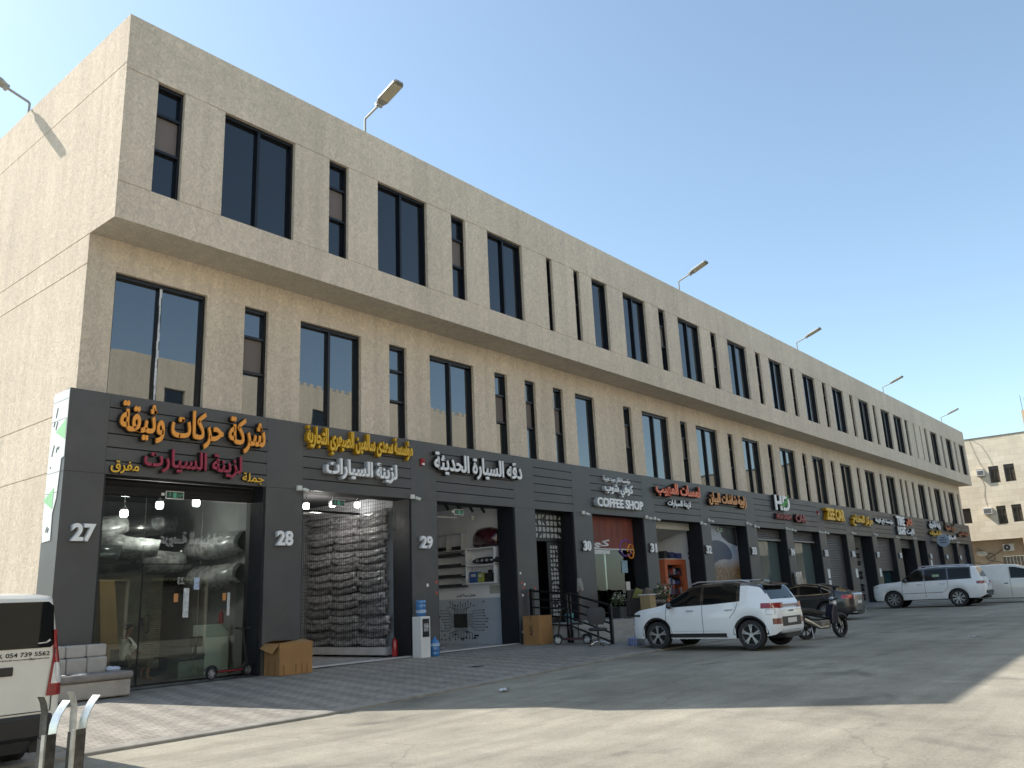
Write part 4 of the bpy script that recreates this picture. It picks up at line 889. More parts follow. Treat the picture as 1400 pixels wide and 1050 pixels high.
# --- white panel vans (same model twice)
L = 5.27; h = L/2
def van(name, label, loc, rz, sc_, rear_detail):
    xa, xb_ = -h+1.02, -h+1.02+3.21
    top = [(-h, .88), (-h+.08, 1.02), (-h+.75, 1.22), (-h+1.55, 1.80), (-h+1.95, 1.93), (-h+2.6, 1.975), (h-.3, 1.97), (h-.06, 1.945), (h, 1.885)]
    belt = [(-h, .80), (-h+.08, .95), (-h+.75, 1.13), (-h+1.2, 1.19), (h-.05, 1.22), (h, 1.22)]
    c = Car(L, 1.95, top, belt, (xa, xb_), .335, [(-h, .36), (-h+.15, .25), (h-.4, .26), (h, .40)], .17, endr=.6, rear_r=.16, endw=.75, rear_w=.90, bulge=.045, floor=.22)
    t = thing(name, label, 'van', loc, rz, None, sc_)
    wins = [(-h+1.35, -h+2.2)] if not rear_detail else [(-h+1.35, -h+2.2), (-h+2.3, -h+3.5), (-h+3.6, h-.35)]
    VANW = M('cream_white_van_paint', (.66, .65, .60), .3, 0, .03, 1.5, coat=1, dirt=.10)
    c.build(classify_factory(VANW, wins, (-h+.78, -h+1.75), (9, 9), (0, 0), None, 0, None), t)
    for x in (xa, xb_):
        for sg in (1, -1): wheel(t, x, sg*.86, .335, .2, sg, 6, RIMS, RIMD)
    for sg in (1, -1):
        lz = c.wrap(.80, 1.53, h-.10, .795, 1, sg, .012, 10, .07); lz.build('tail_light', REDLENS, t, smooth=True)
        cl = c.wrap(.93, 1.16, h-.06, .835, 1, sg, .018, 5, .02); cl.build('reverse_lens', CLEARLENS, t, smooth=True)
        for pts in ([(-h+1.15, 1.15), (-h+1.2, .6), (-h+1.5, .3)], [(-h+2.25, 1.8), (-h+2.25, .3)], [(-h+3.5, 1.75), (-h+3.5, .3)]): c.strip(pts, .014, sg).build('door_seam', SEAM, t)
        d = MB(); x = -h+2.45; y = c.yside(x, 1.0); d.box(x-.09, x+.09, sg*y-.02, sg*y+.02, .96, 1.01); d.build('door_handle', BLACKP, t, bevel=.008)
        m = MB(); m.ball((-h+1.3, sg*1.1, 1.28), .08, .12, .13); m.bar((-h+1.3, sg*.9, 1.2), (-h+1.3, sg*1.05, 1.25), .05, .04); m.build('wing_mirror', VANW, t, smooth=True)
    e = h+.004
    g_ = MB(); pr_ = [(-.80, 1.335), (.80, 1.335), (.835, 1.37), (.80, 1.80), (.74, 1.85), (-.74, 1.85), (-.80, 1.80), (-.835, 1.37)]
    g_.prism(pr_, lambda u, v, d: (e+d, u, v), 0, .008); g_.build('rear_window', CARGLASS, t)
    bp = MB(); bp.box(h-.3, h+.03, -.90, .90, .33, .62); bp.build('rear_bumper', BLACKP, t, bevel=.05)
    mf = MB(); mf.box(h-.5, h-.2, -.95, -.75, .18, .4); mf.box(h-.5, h-.2, .75, .95, .18, .4); mf.build('mud_flap', BLACKP, t)
    hb_ = MB(); hb_.box(e, e+.02, -.45, .42, 1.05, 1.145); hb_.build('tailgate_handle', BLACKP, t, bevel=.012)
    sm_ = MB()
    for y0 in (-.855, .855): sm_.box(e-.001, e+.003, y0-.006, y0+.006, .64, 1.33)
    sm_.box(e-.001, e+.003, -.85, .85, .632, .642); sm_.build('tailgate_seam', SEAM, t)
    if rear_detail:
        INK = M('dark_vinyl_text', (.02, .02, .022), .5)
        def tl(txt, y0, y1, z0, z1, mt, bold=.0, dx=0):
            q = MB(); lettering(q, txt, y0, y1, z0, z1, 0, .003, bold, .0004); o = q.build('vinyl_lettering', mt, t); o.rotation_euler = (0, 0, math.pi/2); o.location = (e+.002+dx, 0, 0)
        tl('054 739 5562', .33, .80, 1.245, 1.295, INK, .012); tl('alkhalij-tourtrans@gmail.com', .28, .80, 1.205, 1.228, INK)
        ph = MB(); ph.tube([(e+.004, .285, 1.288), (e+.004, .275, 1.268), (e+.004, .295, 1.248)], [.007, .005, .007], 6); ph.build('phone_symbol', INK, t)
        lg = MB(); lg.bar((e+.011, .66, 1.385), (e+.011, .76, 1.392), .003, .012); lg.bar((e+.011, .75, 1.39), (e+.011, .79, 1.42), .003, .02); lg.build('window_logo', M('pale_vinyl', (.5, .5, .5), .5), t)
    return t
van('white_van', 'cream white van seen from behind with a phone number on its tailgate', (3.60, 10.9+h*1.02, .03), -math.pi/2, 1.02, True)
van('cargo_van', 'plain white cargo van parked beyond the large white off-roader', (51.8, 9.2, .34), R(-87.5)+math.pi, 1.0, False)
# ---------------------------------------------------------------- small motorbike
mb_ = thing('motorbike', 'small black motorbike with tall mirrors on its stand behind the white crossover', 'motorbike', (24.15, 8.98, road_z(24.1)), R(-36), None, 1.08)
# local x runs from the rear wheel (-) to the front wheel (+)
def bike_wheel(root, x, r, wd, n, yaw=0):
    q = MB(); q.lathe([(r*.74, -wd*.4), (r*.93, -wd/2), (r, -wd*.2), (r, wd*.2), (r*.93, wd/2), (r*.74, wd*.4)], (0, 0, 0), 'y', 32, False)
    ri = MB(); ri.lathe([(r*.75, -wd*.3), (r*.76, wd*.3), (r*.70, wd*.3), (r*.70, -wd*.3)], (0, 0, 0), 'y', 32, False); ri.lathe([(.001, -wd*.5), (.05, -wd*.5), (.05, wd*.5), (.001, wd*.5)], (0, 0, 0), 'y', 14)
    for k in range(n): a = 2*math.pi*k/n; ri.bar((.03*math.cos(a), 0, .03*math.sin(a)), (r*.73*math.cos(a), 0, r*.73*math.sin(a)), .022, .02, (0, 1, 0))
    o = ri.build('wheel', RIMD if root.name.startswith('motor') else RIMS, root, smooth=True); o.location = (x, 0, r); o.rotation_euler = (0, 0, yaw)
    q.build('tyre', RUBBER, o, smooth=True); return o
bike_wheel(mb_, -.50, .28, .13, 8); bike_wheel(mb_, .52, .30, .10, 8, R(22))
f = MB(); f.tube([(-.5, .07, .27), (-.12, .07, .36), (.1, .05, .34), (.3, 0, .42), (.36, 0, .72)], .022, 8); f.tube([(-.5, -.07, .27), (-.12, -.07, .36), (.1, -.05, .34), (.3, 0, .42)], .022, 8); f.tube([(-.42, .06, .62), (-.1, .05, .55), (.2, 0, .5), (.36, 0, .8)], .02, 8); f.tube([(-.42, -.06, .62), (-.1, -.05, .55), (.2, 0, .5)], .02, 8); f.build('frame', BLACKP, mb_, smooth=True)
f = MB(); f.loft([[(x, y*w_, z+dz*k) for y, dz in ((-1, 0), (-.9, 1), (.9, 1), (1, 0))] for x, w_, z, k in ((-.68, .09, .70, .06), (-.5, .14, .68, .11), (-.2, .15, .62, .11), (.08, .10, .58, .09))]); f.build('seat', BLACKP, mb_, bevel=.02)
f = MB(); f.box(-.1, .2, -.09, .09, .24, .46); f.lathe([(.001, -.12), (.10, -.11), (.10, .11), (.001, .12)], (.0, 0, .34), 'y', 16); f.build('engine', M('engine_grey', (.22, .21, .19), .45, .5, .3, 20), mb_, bevel=.02)
f = MB(); f.tube([(.1, -.12, .3), (-.15, -.14, .28), (-.42, -.15, .42), (-.6, -.15, .5)], [.02, .025, .05, .055], 10); f.build('exhaust_pipe', M('silver_exhaust', (.5, .48, .44), .3, .8, .2, 10), mb_, smooth=True)
f = MB(); f.prism([(.2, .34), (.42, .40), (.40, .82), (.30, .86), (.22, .6)], lambda u, v, d: (u, d, v), -.16, .16); f.build('leg_shield', M('dark_blue_plastic', (.012, .016, .03), .25, 0, .1), mb_, bevel=.03)
f = MB()
for y in (-.06, .06): f.tube([(.52, y, .29), (.42, y, .62), (.35, y, .92)], .018, 8)
f.build('front_fork', M('silver_exhaust', 0), mb_)
f = MB(); f.tube([(.32, -.30, .98), (.33, -.1, .95), (.33, .1, .95), (.32, .30, .98)], .014, 8); f.tube([(.31, -.34, .985), (.32, -.22, .97)], .022, 8); f.tube([(.31, .34, .985), (.32, .22, .97)], .022, 8); f.build('handlebar', BLACKP, mb_)
f = MB(); f.ball((.42, 0, .86), .07, .085, .085); hl = f.build('headlight', CLEARLENS, mb_, smooth=True)
f = MB(); f.ball((.40, 0, .98), .06, .13, .05); f.build('front_cowl', M('pale_cowl', (.5, .52, .54), .3, 0, .05), mb_, smooth=True)
for sg in (1, -1):
    f = MB(); f.tube([(.32, sg*.2, .96), (.28, sg*.30, 1.20)], .013, 6); f.ball((.28, sg*.33, 1.25), .03, .08, .055); f.build('mirror', BLACKP, mb_, smooth=True)
f = MB(); f.prism([(-.72, .52), (-.45, .58), (-.28, .50), (-.3, .47), (-.47, .55), (-.72, .49)], lambda u, v, d: (u, d, v), -.06, .06); f.build('rear_fender', BLACKP, mb_); f = MB(); f.tube([(.52+.3*math.cos(a), 0, .29+.3*math.sin(a)) for a in [R(x) for x in range(40, 150, 15)]], .035, 8); f.build('front_fender', BLACKP, mb_, smooth=True)
f = MB(); f.tube([(-.38, -.1, .3), (-.42, -.2, 0.01), (-.5, -.2, .01)], .014, 6); f.tube([(-.38, .1, .3), (-.42, .2, 0.01)], .014, 6); f.build('stand', STEEL, mb_)
f = MB(); f.prism([(-.55, .50), (-.1, .44), (.12, .34), (.05, .24), (-.28, .28), (-.5, .40)], lambda u, v, d: (u, d, v), -.11, .11); f.build('side_panel', M('bike_grey_panel', (.10, .10, .10), .35, .2, .2, 6), mb_, bevel=.03)
f = MB(); f.box(-.86, -.62, -.13, .13, .68, .9); f.build('top_box', BLACKP, mb_, bevel=.03)
# ---------------------------------------------------------------- electric kick scooters
def kick_scooter(label, loc, rz, red):
    t = thing('kick_scooter', label, 'scooter', loc, rz, 'electric kick scooters')
    a = bike_wheel(t, -.46, .13, .06, 6); b = bike_wheel(t, .46, .13, .06, 6, R(12))
    f = MB(); f.box(-.36, .28, -.08, .08, .13, .19); f.bar((.28, 0, .16), (.42, 0, .30), .07, .04); f.build('deck', BLACKP, t, bevel=.01)
    f = MB(); f.box(-.36, .28, -.085, -.078, .15, .17); f.box(-.36, .28, .078, .085, .15, .17); f.build('deck_stripe', M('scooter_red', (.32, .015, .02), .4) if red else M('scooter_dark_red', (.12, .01, .012), .4), t)
    f = MB(); f.tube([(.46, 0, .13), (.43, 0, .32), (.30, 0, 1.02)], [.022, .026, .02], 10); f.build('steering_post', BLACKP, t, smooth=True)
    f = MB(); f.tube([(.30, -.24, 1.03), (.30, 0, 1.02), (.30, .24, 1.03)], .015, 8); f.tube([(.30, -.25, 1.03), (.30, -.14, 1.027)], .021, 8); f.tube([(.30, .25, 1.03), (.30, .14, 1.027)], .021, 8); f.build('handlebar', BLACKP, t, smooth=True)
    for x in (-.46, .46):
        f = MB(); f.tube([(x+.155*math.cos(q), 0, .13+.155*math.sin(q)) for q in [R(v) for v in range(30, 160, 16)]], .022, 6); f.build('fender', BLACKP, t, smooth=True)
    if not red: f = MB(); f.tube([(-.2, 0, .18), (-.2, 0, .55)], .018, 8); f.box(-.34, -.06, -.1, .1, .55, .62); f.build('seat', BLACKP, t, bevel=.02)
    return t
kick_scooter('black kick scooter with a red striped deck leaning outside the glass front of shop 27', (10.72, 17.13, .30), R(4), True)
kick_scooter('dark kick scooter with small seat parked below the black stair railing', (20.62, 15.05, .325), R(105), False)
# ---------------------------------------------------------------- cardboard boxes
def carton(label, x0, x1, y0, y1, z0, z1, opened=False, mark=None):
    loc = ((x0+x1)/2, (y0+y1)/2, z0); t = thing('cardboard_box', label, 'box', loc)
    m = MB(); tk = .012
    for bx_ in ((x0, x1, y0, y0+tk), (x0, x1, y1-tk, y1), (x0, x0+tk, y0+tk, y1-tk), (x1-tk, x1, y0+tk, y1-tk)): m.box(bx_[0], bx_[1], bx_[2], bx_[3], z0+.002, z1)
    m.box(x0+tk, x1-tk, y0+tk, y1-tk, z0+.004, z0+.02); m.build('box_walls', CARD, t, loc, bevel=.004)
    fl = MB()
    if opened:
        fl.add([(x0, y0, z1), (x1, y0, z1), (x1-.03, y0+.34, z1+.05), (x0+.05, y0+.30, z1-.02)], [(0, 1, 2, 3)]); fl.add([(x0, y1, z1), (x1, y1, z1), (x1+.02, y1-.3, z1+.03), (x0, y1-.3, z1+.06)], [(0, 1, 2, 3)])
        fl.add([(x0, y0, z1), (x0, y1, z1), (x0-.16, y1-.05, z1-.10), (x0-.13, y0+.1, z1-.22)], [(0, 1, 2, 3)])
    else: fl.box(x0+.001, x1-.001, y0+.001, (y0+y1)/2-.003, z1, z1+.008); fl.box(x0+.001, x1-.001, (y0+y1)/2+.003, y1-.001, z1, z1+.008)
    fl.build('flap', CARD, t, loc)
    tp = MB()
    if opened:
        for x in (x0+.1, x0+.42, x0+.58, x0+.72): tp.box(x, x+.03, y0-.003, y0-.001, z0+.02, z0+.22)
        for y in (y0+.15, y0+.4): tp.box(x0-.003, x0-.001, y, y+.03, z0+.02, z0+.3)
    else: tp.box(x0-.003, x0-.001, (y0+y1)/2-.03, (y0+y1)/2+.03, z1-.14, z1)
    tp.build('tape_strip', CARDTAPE, t, loc)
    if mark:
        q = MB(); lettering(q, mark, -.16, .16, -.06, .06, 0, .002, .02, .0003); o = q.build('printed_mark', BLACKP, t); o.rotation_euler = (0, math.pi/2*-1, -math.pi/2); o.location = (x0-.003-loc[0], (y0+y1)/2-loc[1], (z1-z0)*.5)
        o.rotation_mode = 'XYZ'; o.matrix_local = Matrix.Translation(o.location)@Matrix(((0, 0, 0, 0),)*4) if False else Matrix.Translation(o.location)@Matrix.Rotation(-math.pi/2, 4, 'Z')@Matrix.Rotation(-math.pi/2, 4, 'Y')
    return t
carton('large torn open cardboard box on the paving before the pier numbered 28', 11.42, 12.30, 16.30, 16.88, .285, .97, True)
carton('closed tall cardboard box standing at the foot of the black stair railing', 20.28, 20.92, 16.0, 16.62, .335, 1.16, False, 'ASC')
# ---------------------------------------------------------------- water dispenser and bottles
t = thing('water_dispenser', 'white floor standing water dispenser against the pier numbered 29', 'water dispenser', (15.97, 16.55, .31))
MB().box(-.17, .17, -.17, .17, 0, 1.04).build('cabinet', M('appliance_white', (.68, .68, .66), .35, 0, .03), t, bevel=.02)
MB().box(-.12, .12, -.176, -.168, .52, .98).build('black_front', BLACKP, t)
q = MB(); q.box(-.08, .08, -.182, -.176, .66, .86); q.build('tap_recess', M('recess_grey', (.3, .3, .31), .4), t)
for x in (-.04, .04): q = MB(); q.tube([(x, -.182, .80), (x, -.215, .79), (x, -.215, .76)], .012, 8); q.build('tap', M('tap_white', (.7, .7, .72), .3), t)
MB().box(-.09, .09, -.22, -.176, .56, .58).build('drip_tray', BLACKP, t)
def bottle(label, loc, flip):
    s = -1 if flip else 1
    prof = [(.001, 0), (.12, .0), (.135, .02), (.135, .10), (.128, .115), (.135, .13), (.135, .22), (.128, .235), (.135, .25), (.135, .34), (.11, .40), (.04, .44), (.03, .49), (.001, .49)]
    m = MB(); m.lathe([(r, z*s) for r, z in prof], (0, 0, 0), 'z', 24); o = m.build('water_bottle', BLUEPET, None, smooth=True, angle=60); o.location = loc
    lb_ = MB(); lb_.lathe([(.137, .26*s), (.137, .33*s)], (0, 0, 0), 'z', 24, False); lb_.build('label_band', M('label_pale_blue', (.35, .45, .6), .5, 0, .2, 8), o)
    q = MB(); q.lathe([(.001, .49*s), (.034, .49*s), (.034, .51*s), (.001, .51*s)], (0, 0, 0), 'z', 14); q.build('cap', M('bottle_cap_blue', (.04, .12, .35), .4), o)
    tag(o, label, 'water bottle', 'blue water bottles')
bottle('blue water bottle upturned on top of the white water dispenser', (15.97, 16.55, .31+1.04+.42), True)
bottle('blue water bottle standing on the ground beside the dispenser', (16.38, 16.48, .315), False)
# ---------------------------------------------------------------- padded bench seat beside the van
loc = (7.1, 16.5, .26); t = thing('padded_sofa', 'dirty pale grey padded sofa against the pier left of shop 27', 'sofa', loc, 0)
FAB = M('dirty_pale_vinyl', (.40, .375, .34), .65, 0, .12, 3, .25, 18, dirt=.35, dcol=(.20, .16, .12)); FABG = M('sofa_grey_seat', (.22, .20, .185), .7, 0, .2, 5, .2, 20)
q = MB(); q.box(5.9, 8.02, 16.10, 16.80, .285, .58); q.build('base', FAB, t, loc, bevel=.03)
q = MB(); q.box(5.88, 8.05, 16.05, 16.62, .583, .72); q.build('seat_cushion', FABG, t, loc, bevel=.05, seg=3)
for k in range(5):
    q = MB(); x = 5.92+k*.374; q.add([], []); q.box(x, x+.368, 16.60, 16.80, .70, .99); q.build('back_cushion', FAB, t, loc, bevel=.035, seg=3); q = MB(); q.box(x, x+.368, 16.66, 16.86, .992, 1.22); q.build('back_cushion', FAB, t, loc, bevel=.035, seg=3)
q = MB(); q.add([(6.3+.12*i+.05*j, 16.15+.1*j, .725+.012*math.sin(i*1.7+j)) for j in range(4) for i in range(9)], [(j*9+i, j*9+i+1, (j+1)*9+i+1, (j+1)*9+i) for j in range(3) for i in range(8)])
o = q.build('crumpled_sheet', M('off_white_sheet', (.6, .58, .54), .8, 0, .1, 8), None, smooth=True); tag(o, 'thin crumpled white sheet lying on the sofa seat', 'sheet')  # sheet in one plain off-white
q = MB(); q.ball((7.88, 16.48, .75), .11, .08, .05, 9, 6); q.ball((7.80, 16.52, .76), .07, .07, .05, 7, 5); o = q.build('crumpled_cloth', M('pale_blue_cloth', (.5, .55, .65), .8), None, smooth=True); tag(o, 'small crumpled pale blue cloth on the end of the sofa', 'cloth')
# ---------------------------------------------------------------- two split steel posts in the foreground
def split_post(label, x, y, ztop, rz, seedv, tall):
    t = thing('steel_post', label, 'post', (x, y, 0), rz, 'split steel posts in front of the van'); rr = random.Random(seedv)
    PST = M('worn_steel_post', (.045, .043, .038), .5, .3, .4, 9, .2, 30, dirt=.35, dcol=(.25, .23, .2)); GAL = M('bright_torn_steel', (.50, .50, .48), .3, .85, .25, 10)
    w_ = .046
    m = MB(); m.box(-w_, w_, -w_, -w_+.006, 0, ztop); m.box(-w_, w_, w_-.006, w_, 0, ztop-.02); m.box(w_-.006, w_, -w_+.006, w_-.006, 0, ztop-.01); m.box(-w_, -w_+.006, -w_+.006, w_-.006, 0, ztop-.03); m.build('shaft', PST, t)
    def prong(name, x0, dirs, wd, mat):
        rows = []
        for k, (dx, dz, tw) in enumerate(dirs): rows.append([(x0+dx, -w_-.002+tw, ztop+dz), (x0+dx, -w_-.002+tw+wd, ztop+dz), (x0+dx+.007, -w_+tw+wd, ztop+dz-.004), (x0+dx+.007, -w_+tw, ztop+dz-.004)])
        q = MB(); q.loft(rows); q.build(name, mat, t, smooth=True, angle=50)
    prong('bent_prong', w_-.006, [(0, -.02, 0), (.006, .06, 0), (.025, .12, 0), (.06, .19, -.01), (.09, .235, -.02)], .095, GAL)
    prong('bent_prong', -w_, [(0, -.02, 0), (-.004, .10, 0), (-.002, .17, 0), (-.02, .24, .0), (-.045, .285, .0)], .08, GAL if tall else PST)
    e = MB(); e.box(-w_-.012, -w_+.004, -w_-.006, -w_+.035, 0, ztop+.0); e.build('torn_edge', GAL, t)
    return t
split_post('split steel post with two curled prongs, standing nearest the dark van bumper', 2.99, 7.29, .845, R(14), 1, False)
split_post('split steel post with wide sprung prongs, standing away from the van bumper', 3.14, 7.12, .875, R(10), 5, True)
# ---------------------------------------------------------------- railing, chair, mop and clutter at the entrance
t = thing('stair_railing', 'black metal stair railing of flat bars running down from the landing', 'railing', (21.0, 15.4, .3)); loc = (21.0, 15.4, .3)
RAILM = M('black_rail_paint', (.010, .010, .011), .4, .3, .1, 6)
for (y, z0, z1, w_) in ((16.78, .3, 1.97, .08), (15.45, .35, 1.80, .04), (15.33, .35, 1.80, .04), (13.9, .24, 1.44, .06)): MB().box(21.0-w_, 21.0+w_*.4, y-w_*.7, y+w_*.7, z0, z1).build('rail_post', RAILM, t, loc)
for k in range(5):
    f_ = k/4.; q = MB(); q.bar((20.99, 16.78, 1.90-f_*.98), (20.99, 15.4, 1.78-f_*.93), .045, .06 if k in (0,) else .045); q.bar((20.99, 15.4, 1.78-f_*.93), (20.99, 13.9, 1.38-f_*1.02), .045, .06 if k == 0 else .045); q.build('rail_bar', RAILM, t, loc)
t = thing('office_chair', 'black mesh back office chair with chrome star base beside the stair railing', 'office chair', (20.35, 13.95, .29), R(-50))
q = MB(); q.loft([[(x*w_, y, z) for x, y in ((-1, 0), (-.9, .04), (.9, .04), (1, 0), (.85, -.02), (-.85, -.02))] for w_, z, in ((.20, .58), (.25, .70), (.27, .86), (.25, 1.0), (.17, 1.06))]);
for i in range(len(q.v)): q.v[i] = (q.v[i][0], q.v[i][1]+.22+.05*(q.v[i][2]-.6), q.v[i][2])
q.build('backrest', M('mesh_grey', (.035, .036, .04), .6, 0, .2, 20), t, smooth=True)
q = MB(); q.box(-.25, .25, -.25, .22, .42, .50); q.build('seat', BLACKP, t, bevel=.05, seg=3)
q = MB(); q.tube([(0, 0, .42), (0, 0, .12)], [.03, .035], 10); q.bar((0, .2, .45), (0, .26, .66), .06, .02); q.build('stem', BLACKP, t)
q = MB()
for k in range(5): a = 2*math.pi*k/5; q.tube([(0, 0, .14), (.16*math.cos(a), .16*math.sin(a), .12), (.30*math.cos(a), .30*math.sin(a), .055)], [.022, .02, .013], 8)
q.build('star_base', CHROME, t, smooth=True)
for k in range(5): a = 2*math.pi*k/5; q = MB(); q.lathe([(.001, -.02), (.028, -.02), (.028, .02), (.001, .02)], (.30*math.cos(a), .30*math.sin(a), .029), 'y', 12); q.build('caster', BLACKP, t)
t = thing('mop', 'old grey string mop propped head up beside the entrance doorway', 'mop', (23.55, 16.8, ZP), 0)
q = MB(); q.tube([(0, 0, .0), (.08, .02, 1.35)], .014, 8); q.build('handle', M('red_brown_wood', (.14, .05, .03), .6), t)
q = MB(); rr = random.Random(2)
for k in range(26):
    a = rr.uniform(0, 6.28); r_ = rr.uniform(.03, .11); L_ = rr.uniform(.22, .42); q.tube([(.08, .02, 1.36), (.08+r_*.7*math.cos(a), .02+r_*math.sin(a)*.5, 1.36+.02), (.10+r_*math.cos(a)*1.2, .0+r_*math.sin(a), 1.36-L_)], .014, 5)
q.build('mop_head', M('mop_grey', (.35, .34, .32), .9, 0, .2, 20), t)
t = thing('bucket', 'turquoise plastic bucket on the landing by the entrance door', 'bucket', (22.5, 16.5, ZP))
q = MB(); q.lathe([(.001, 0), (.11, 0), (.15, .26), (.16, .27), (.145, .27), (.105, .02), (.001, .02)], (0, 0, 0), 'z', 20); q.build('pail', M('turquoise_plastic', (.10, .33, .38), .4), t, smooth=True); q = MB(); q.tube([(.15*math.cos(a), -.03, .26+.1*math.sin(a)) for a in [math.pi*k/8 for k in range(9)]], .006, 6); q.build('handle', STEEL, t)
# pots and seating in front of the coffee shop
t = thing('potted_plant', 'pale flowering plant in a dark planter outside the coffee shop window', 'potted plant', (25.1, 16.3, ZP)); rr = random.Random(4)
MB().box(-.2, .2, -.2, .2, 0, .38).build('planter', M('dark_planter', (.03, .028, .026), .6), t, bevel=.01)
def leafball(cx, cy, cz, r_, n, s_, rr):
    q = MB()
    for k in range(n):
        d = Vector((rr.gauss(0, 1), rr.gauss(0, 1), rr.gauss(0, .8))).normalized()*r_*rr.uniform(.4, 1); p = Vector((cx, cy, cz))+d
        a = Vector((rr.gauss(0, 1), rr.gauss(0, 1), rr.gauss(0, 1))).normalized(); b = a.cross(d).normalized(); e = s_*rr.uniform(.7, 1.3)
        q.add([p-a*e, p+b*e*.5, p+a*e, p-b*e*.5], [(0, 1, 2, 3)])
    return q
leafball(0, 0, .6, .28, 160, .05, rr).build('foliage', M('dull_leaf', (.07, .10, .04), .7, 0, .4, 8), t); leafball(0, -.05, .68, .26, 60, .035, rr).build('blossom', M('cream_blossom', (.55, .48, .40), .7, 0, .2, 9), t)
t = thing('potted_plant', 'bushy plant with pink and white flowers above the bonnet of the white crossover', 'potted plant', (27.0, 15.6, ZP))
MB().box(-.22, .22, -.16, .16, 0, .42).build('planter', M('dark_planter', 0), t, bevel=.01); leafball(0, 0, .80, .42, 240, .06, rr).build('foliage', M('dull_leaf', 0), t); leafball(.1, -.05, .95, .38, 60, .05, rr).build('blossom', M('pink_blossom', (.45, .16, .16), .7, 0, .3, 9), t); leafball(-.2, -.1, .85, .3, 40, .05, rr).build('blossom', M('cream_blossom', 0), t)
t = thing('patio_sofa', 'brown woven sofa with cushions on the landing by the coffee shop', 'sofa', (27.4, 16.5, ZP))
WICK = M('brown_weave', (.06, .048, .038), .8, 0, .3, 30, .3, 40)
q = MB(); q.box(-.75, .75, -.35, .3, .05, .42); q.box(-.75, .75, .3, .4, .05, .95); q.box(-.85, -.75, -.35, .4, .05, .65); q.box(.75, .85, -.35, .4, .05, .65); q.build('frame', WICK, t, bevel=.02)
q = MB(); q.box(-.72, .72, -.36, .28, .425, .54); q.build('seat_cushion', M('taupe_cushion', (.18, .15, .12), .8), t, bevel=.03)
for x, mm in ((-.4, M('olive_cushion', (.20, .20, .06), .8)), (.3, M('taupe_cushion', 0))): q = MB(); q.obox((x, .16, .76), (.42, .14, .42), Matrix.Rotation(R(20), 3, 'X')@Matrix.Rotation(R(14), 3, 'Y')); q.build('cushion', mm, t, bevel=.05, seg=3)
t = thing('menu_stand', 'dark pedestal with a pale board outside the coffee shop', 'stand', (24.95, 15.75, ZP))
q = MB(); q.box(-.18, .18, -.12, .12, 0, .03); q.tube([(0, 0, .03), (0, 0, .95)], .02, 8); q.build('pedestal', BLACKP, t); q = MB(); q.box(-.12, .12, -.02, .0, .92, 1.2); q.build('board', M('pale_board', (.5, .48, .42), .6), t)
t = thing('wooden_counter', 'small light wooden counter with a white top before the coffee shop', 'counter', (26.35, 15.85, ZP))
MB().box(-.2, .2, -.2, .2, 0, .72).build('cabinet', M('light_wood', (.36, .26, .13), .6, 0, .15, 3), t, bevel=.008); MB().box(-.24, .24, -.24, .24, .723, .76).build('counter_top', WHITE, t, bevel=.005)
t = thing('water_pack', 'shrink wrapped pack of water bottles on the ground before the white crossover', 'water pack', (20.75, 12.95, .285))
q = MB(); [q.lathe([(.001, 0), (.034, 0), (.036, .1), (.033, .17), (.014, .215), (.014, .23), (.001, .23)], (-.19+.075*i, -.11+.075*j, .0), 'z', 10) for i in range(6) for j in range(4)]; q.build('bottle_cluster', M('clear_blue_plastic', (.42, .45, .62), .15, 0, .2, 12), t, smooth=True)
q = MB(); q.box(-.235, .235, -.155, .155, 0.002, .2); q.build('wrap_film', thin_glass('wrap_film', (.8, .8, .9), 2.5, .2), t, bevel=.02)
MB().box(-.08, .02, -.159, -.156, .03, .06).build('label_strip', M('bottle_cap_blue', 0), t)
t = thing('plastic_bundle', 'tall object in clear plastic wrap leaning on the pier under the HD sign', 'bundle', (42.75, 16.75, .44))
q = MB(); q.prism([(-.45, 0), (.42, 0), (.30, 1.95), (-.5, 1.9)], lambda a, b, d: (a, d+.06*b, b), -.16, -.04); q.build('plastic_wrap', M('clear_wrap', (.32, .31, .30), .2, 0, .5, 7, .6, 9, coat=.6), t, bevel=.03); q = MB(); q.box(.3, .45, -.2, -.05, 0, .5); q.build('white_bottle', WHITE, t, bevel=.03)
# litter
for (x, y, lb_, s_) in ((12.2, 10.5, 'crumpled pale paper scrap on the shaded road below the water dispenser', .12), (24.4, 5.3, 'flat white paper scrap lying far out on the shaded road', .14), (14.9, 13.6, 'flattened grey paper sheet on the paving before shop 29', .2)):
    q = MB(); rr = random.Random(int(x)); q.add([(s_*(i-1.5)*.6+rr.uniform(-.02, .02), s_*(j-1.5)*.4+rr.uniform(-.02, .02), .012+rr.uniform(0, .05 if s_ < .13 else .012)) for j in range(4) for i in range(4)], [(j*4+i, j*4+i+1, (j+1)*4+i+1, (j+1)*4+i) for j in range(3) for i in range(3)])
    o = q.build('paper_scrap', M('scrap_white', (.55, .56, .58), .8) if s_ < .2 else M('scrap_grey', (.25, .25, .25), .8), None); o.location = (x, y, gz(x, y)+.004); tag(o, lb_, 'litter', 'paper litter on the ground')
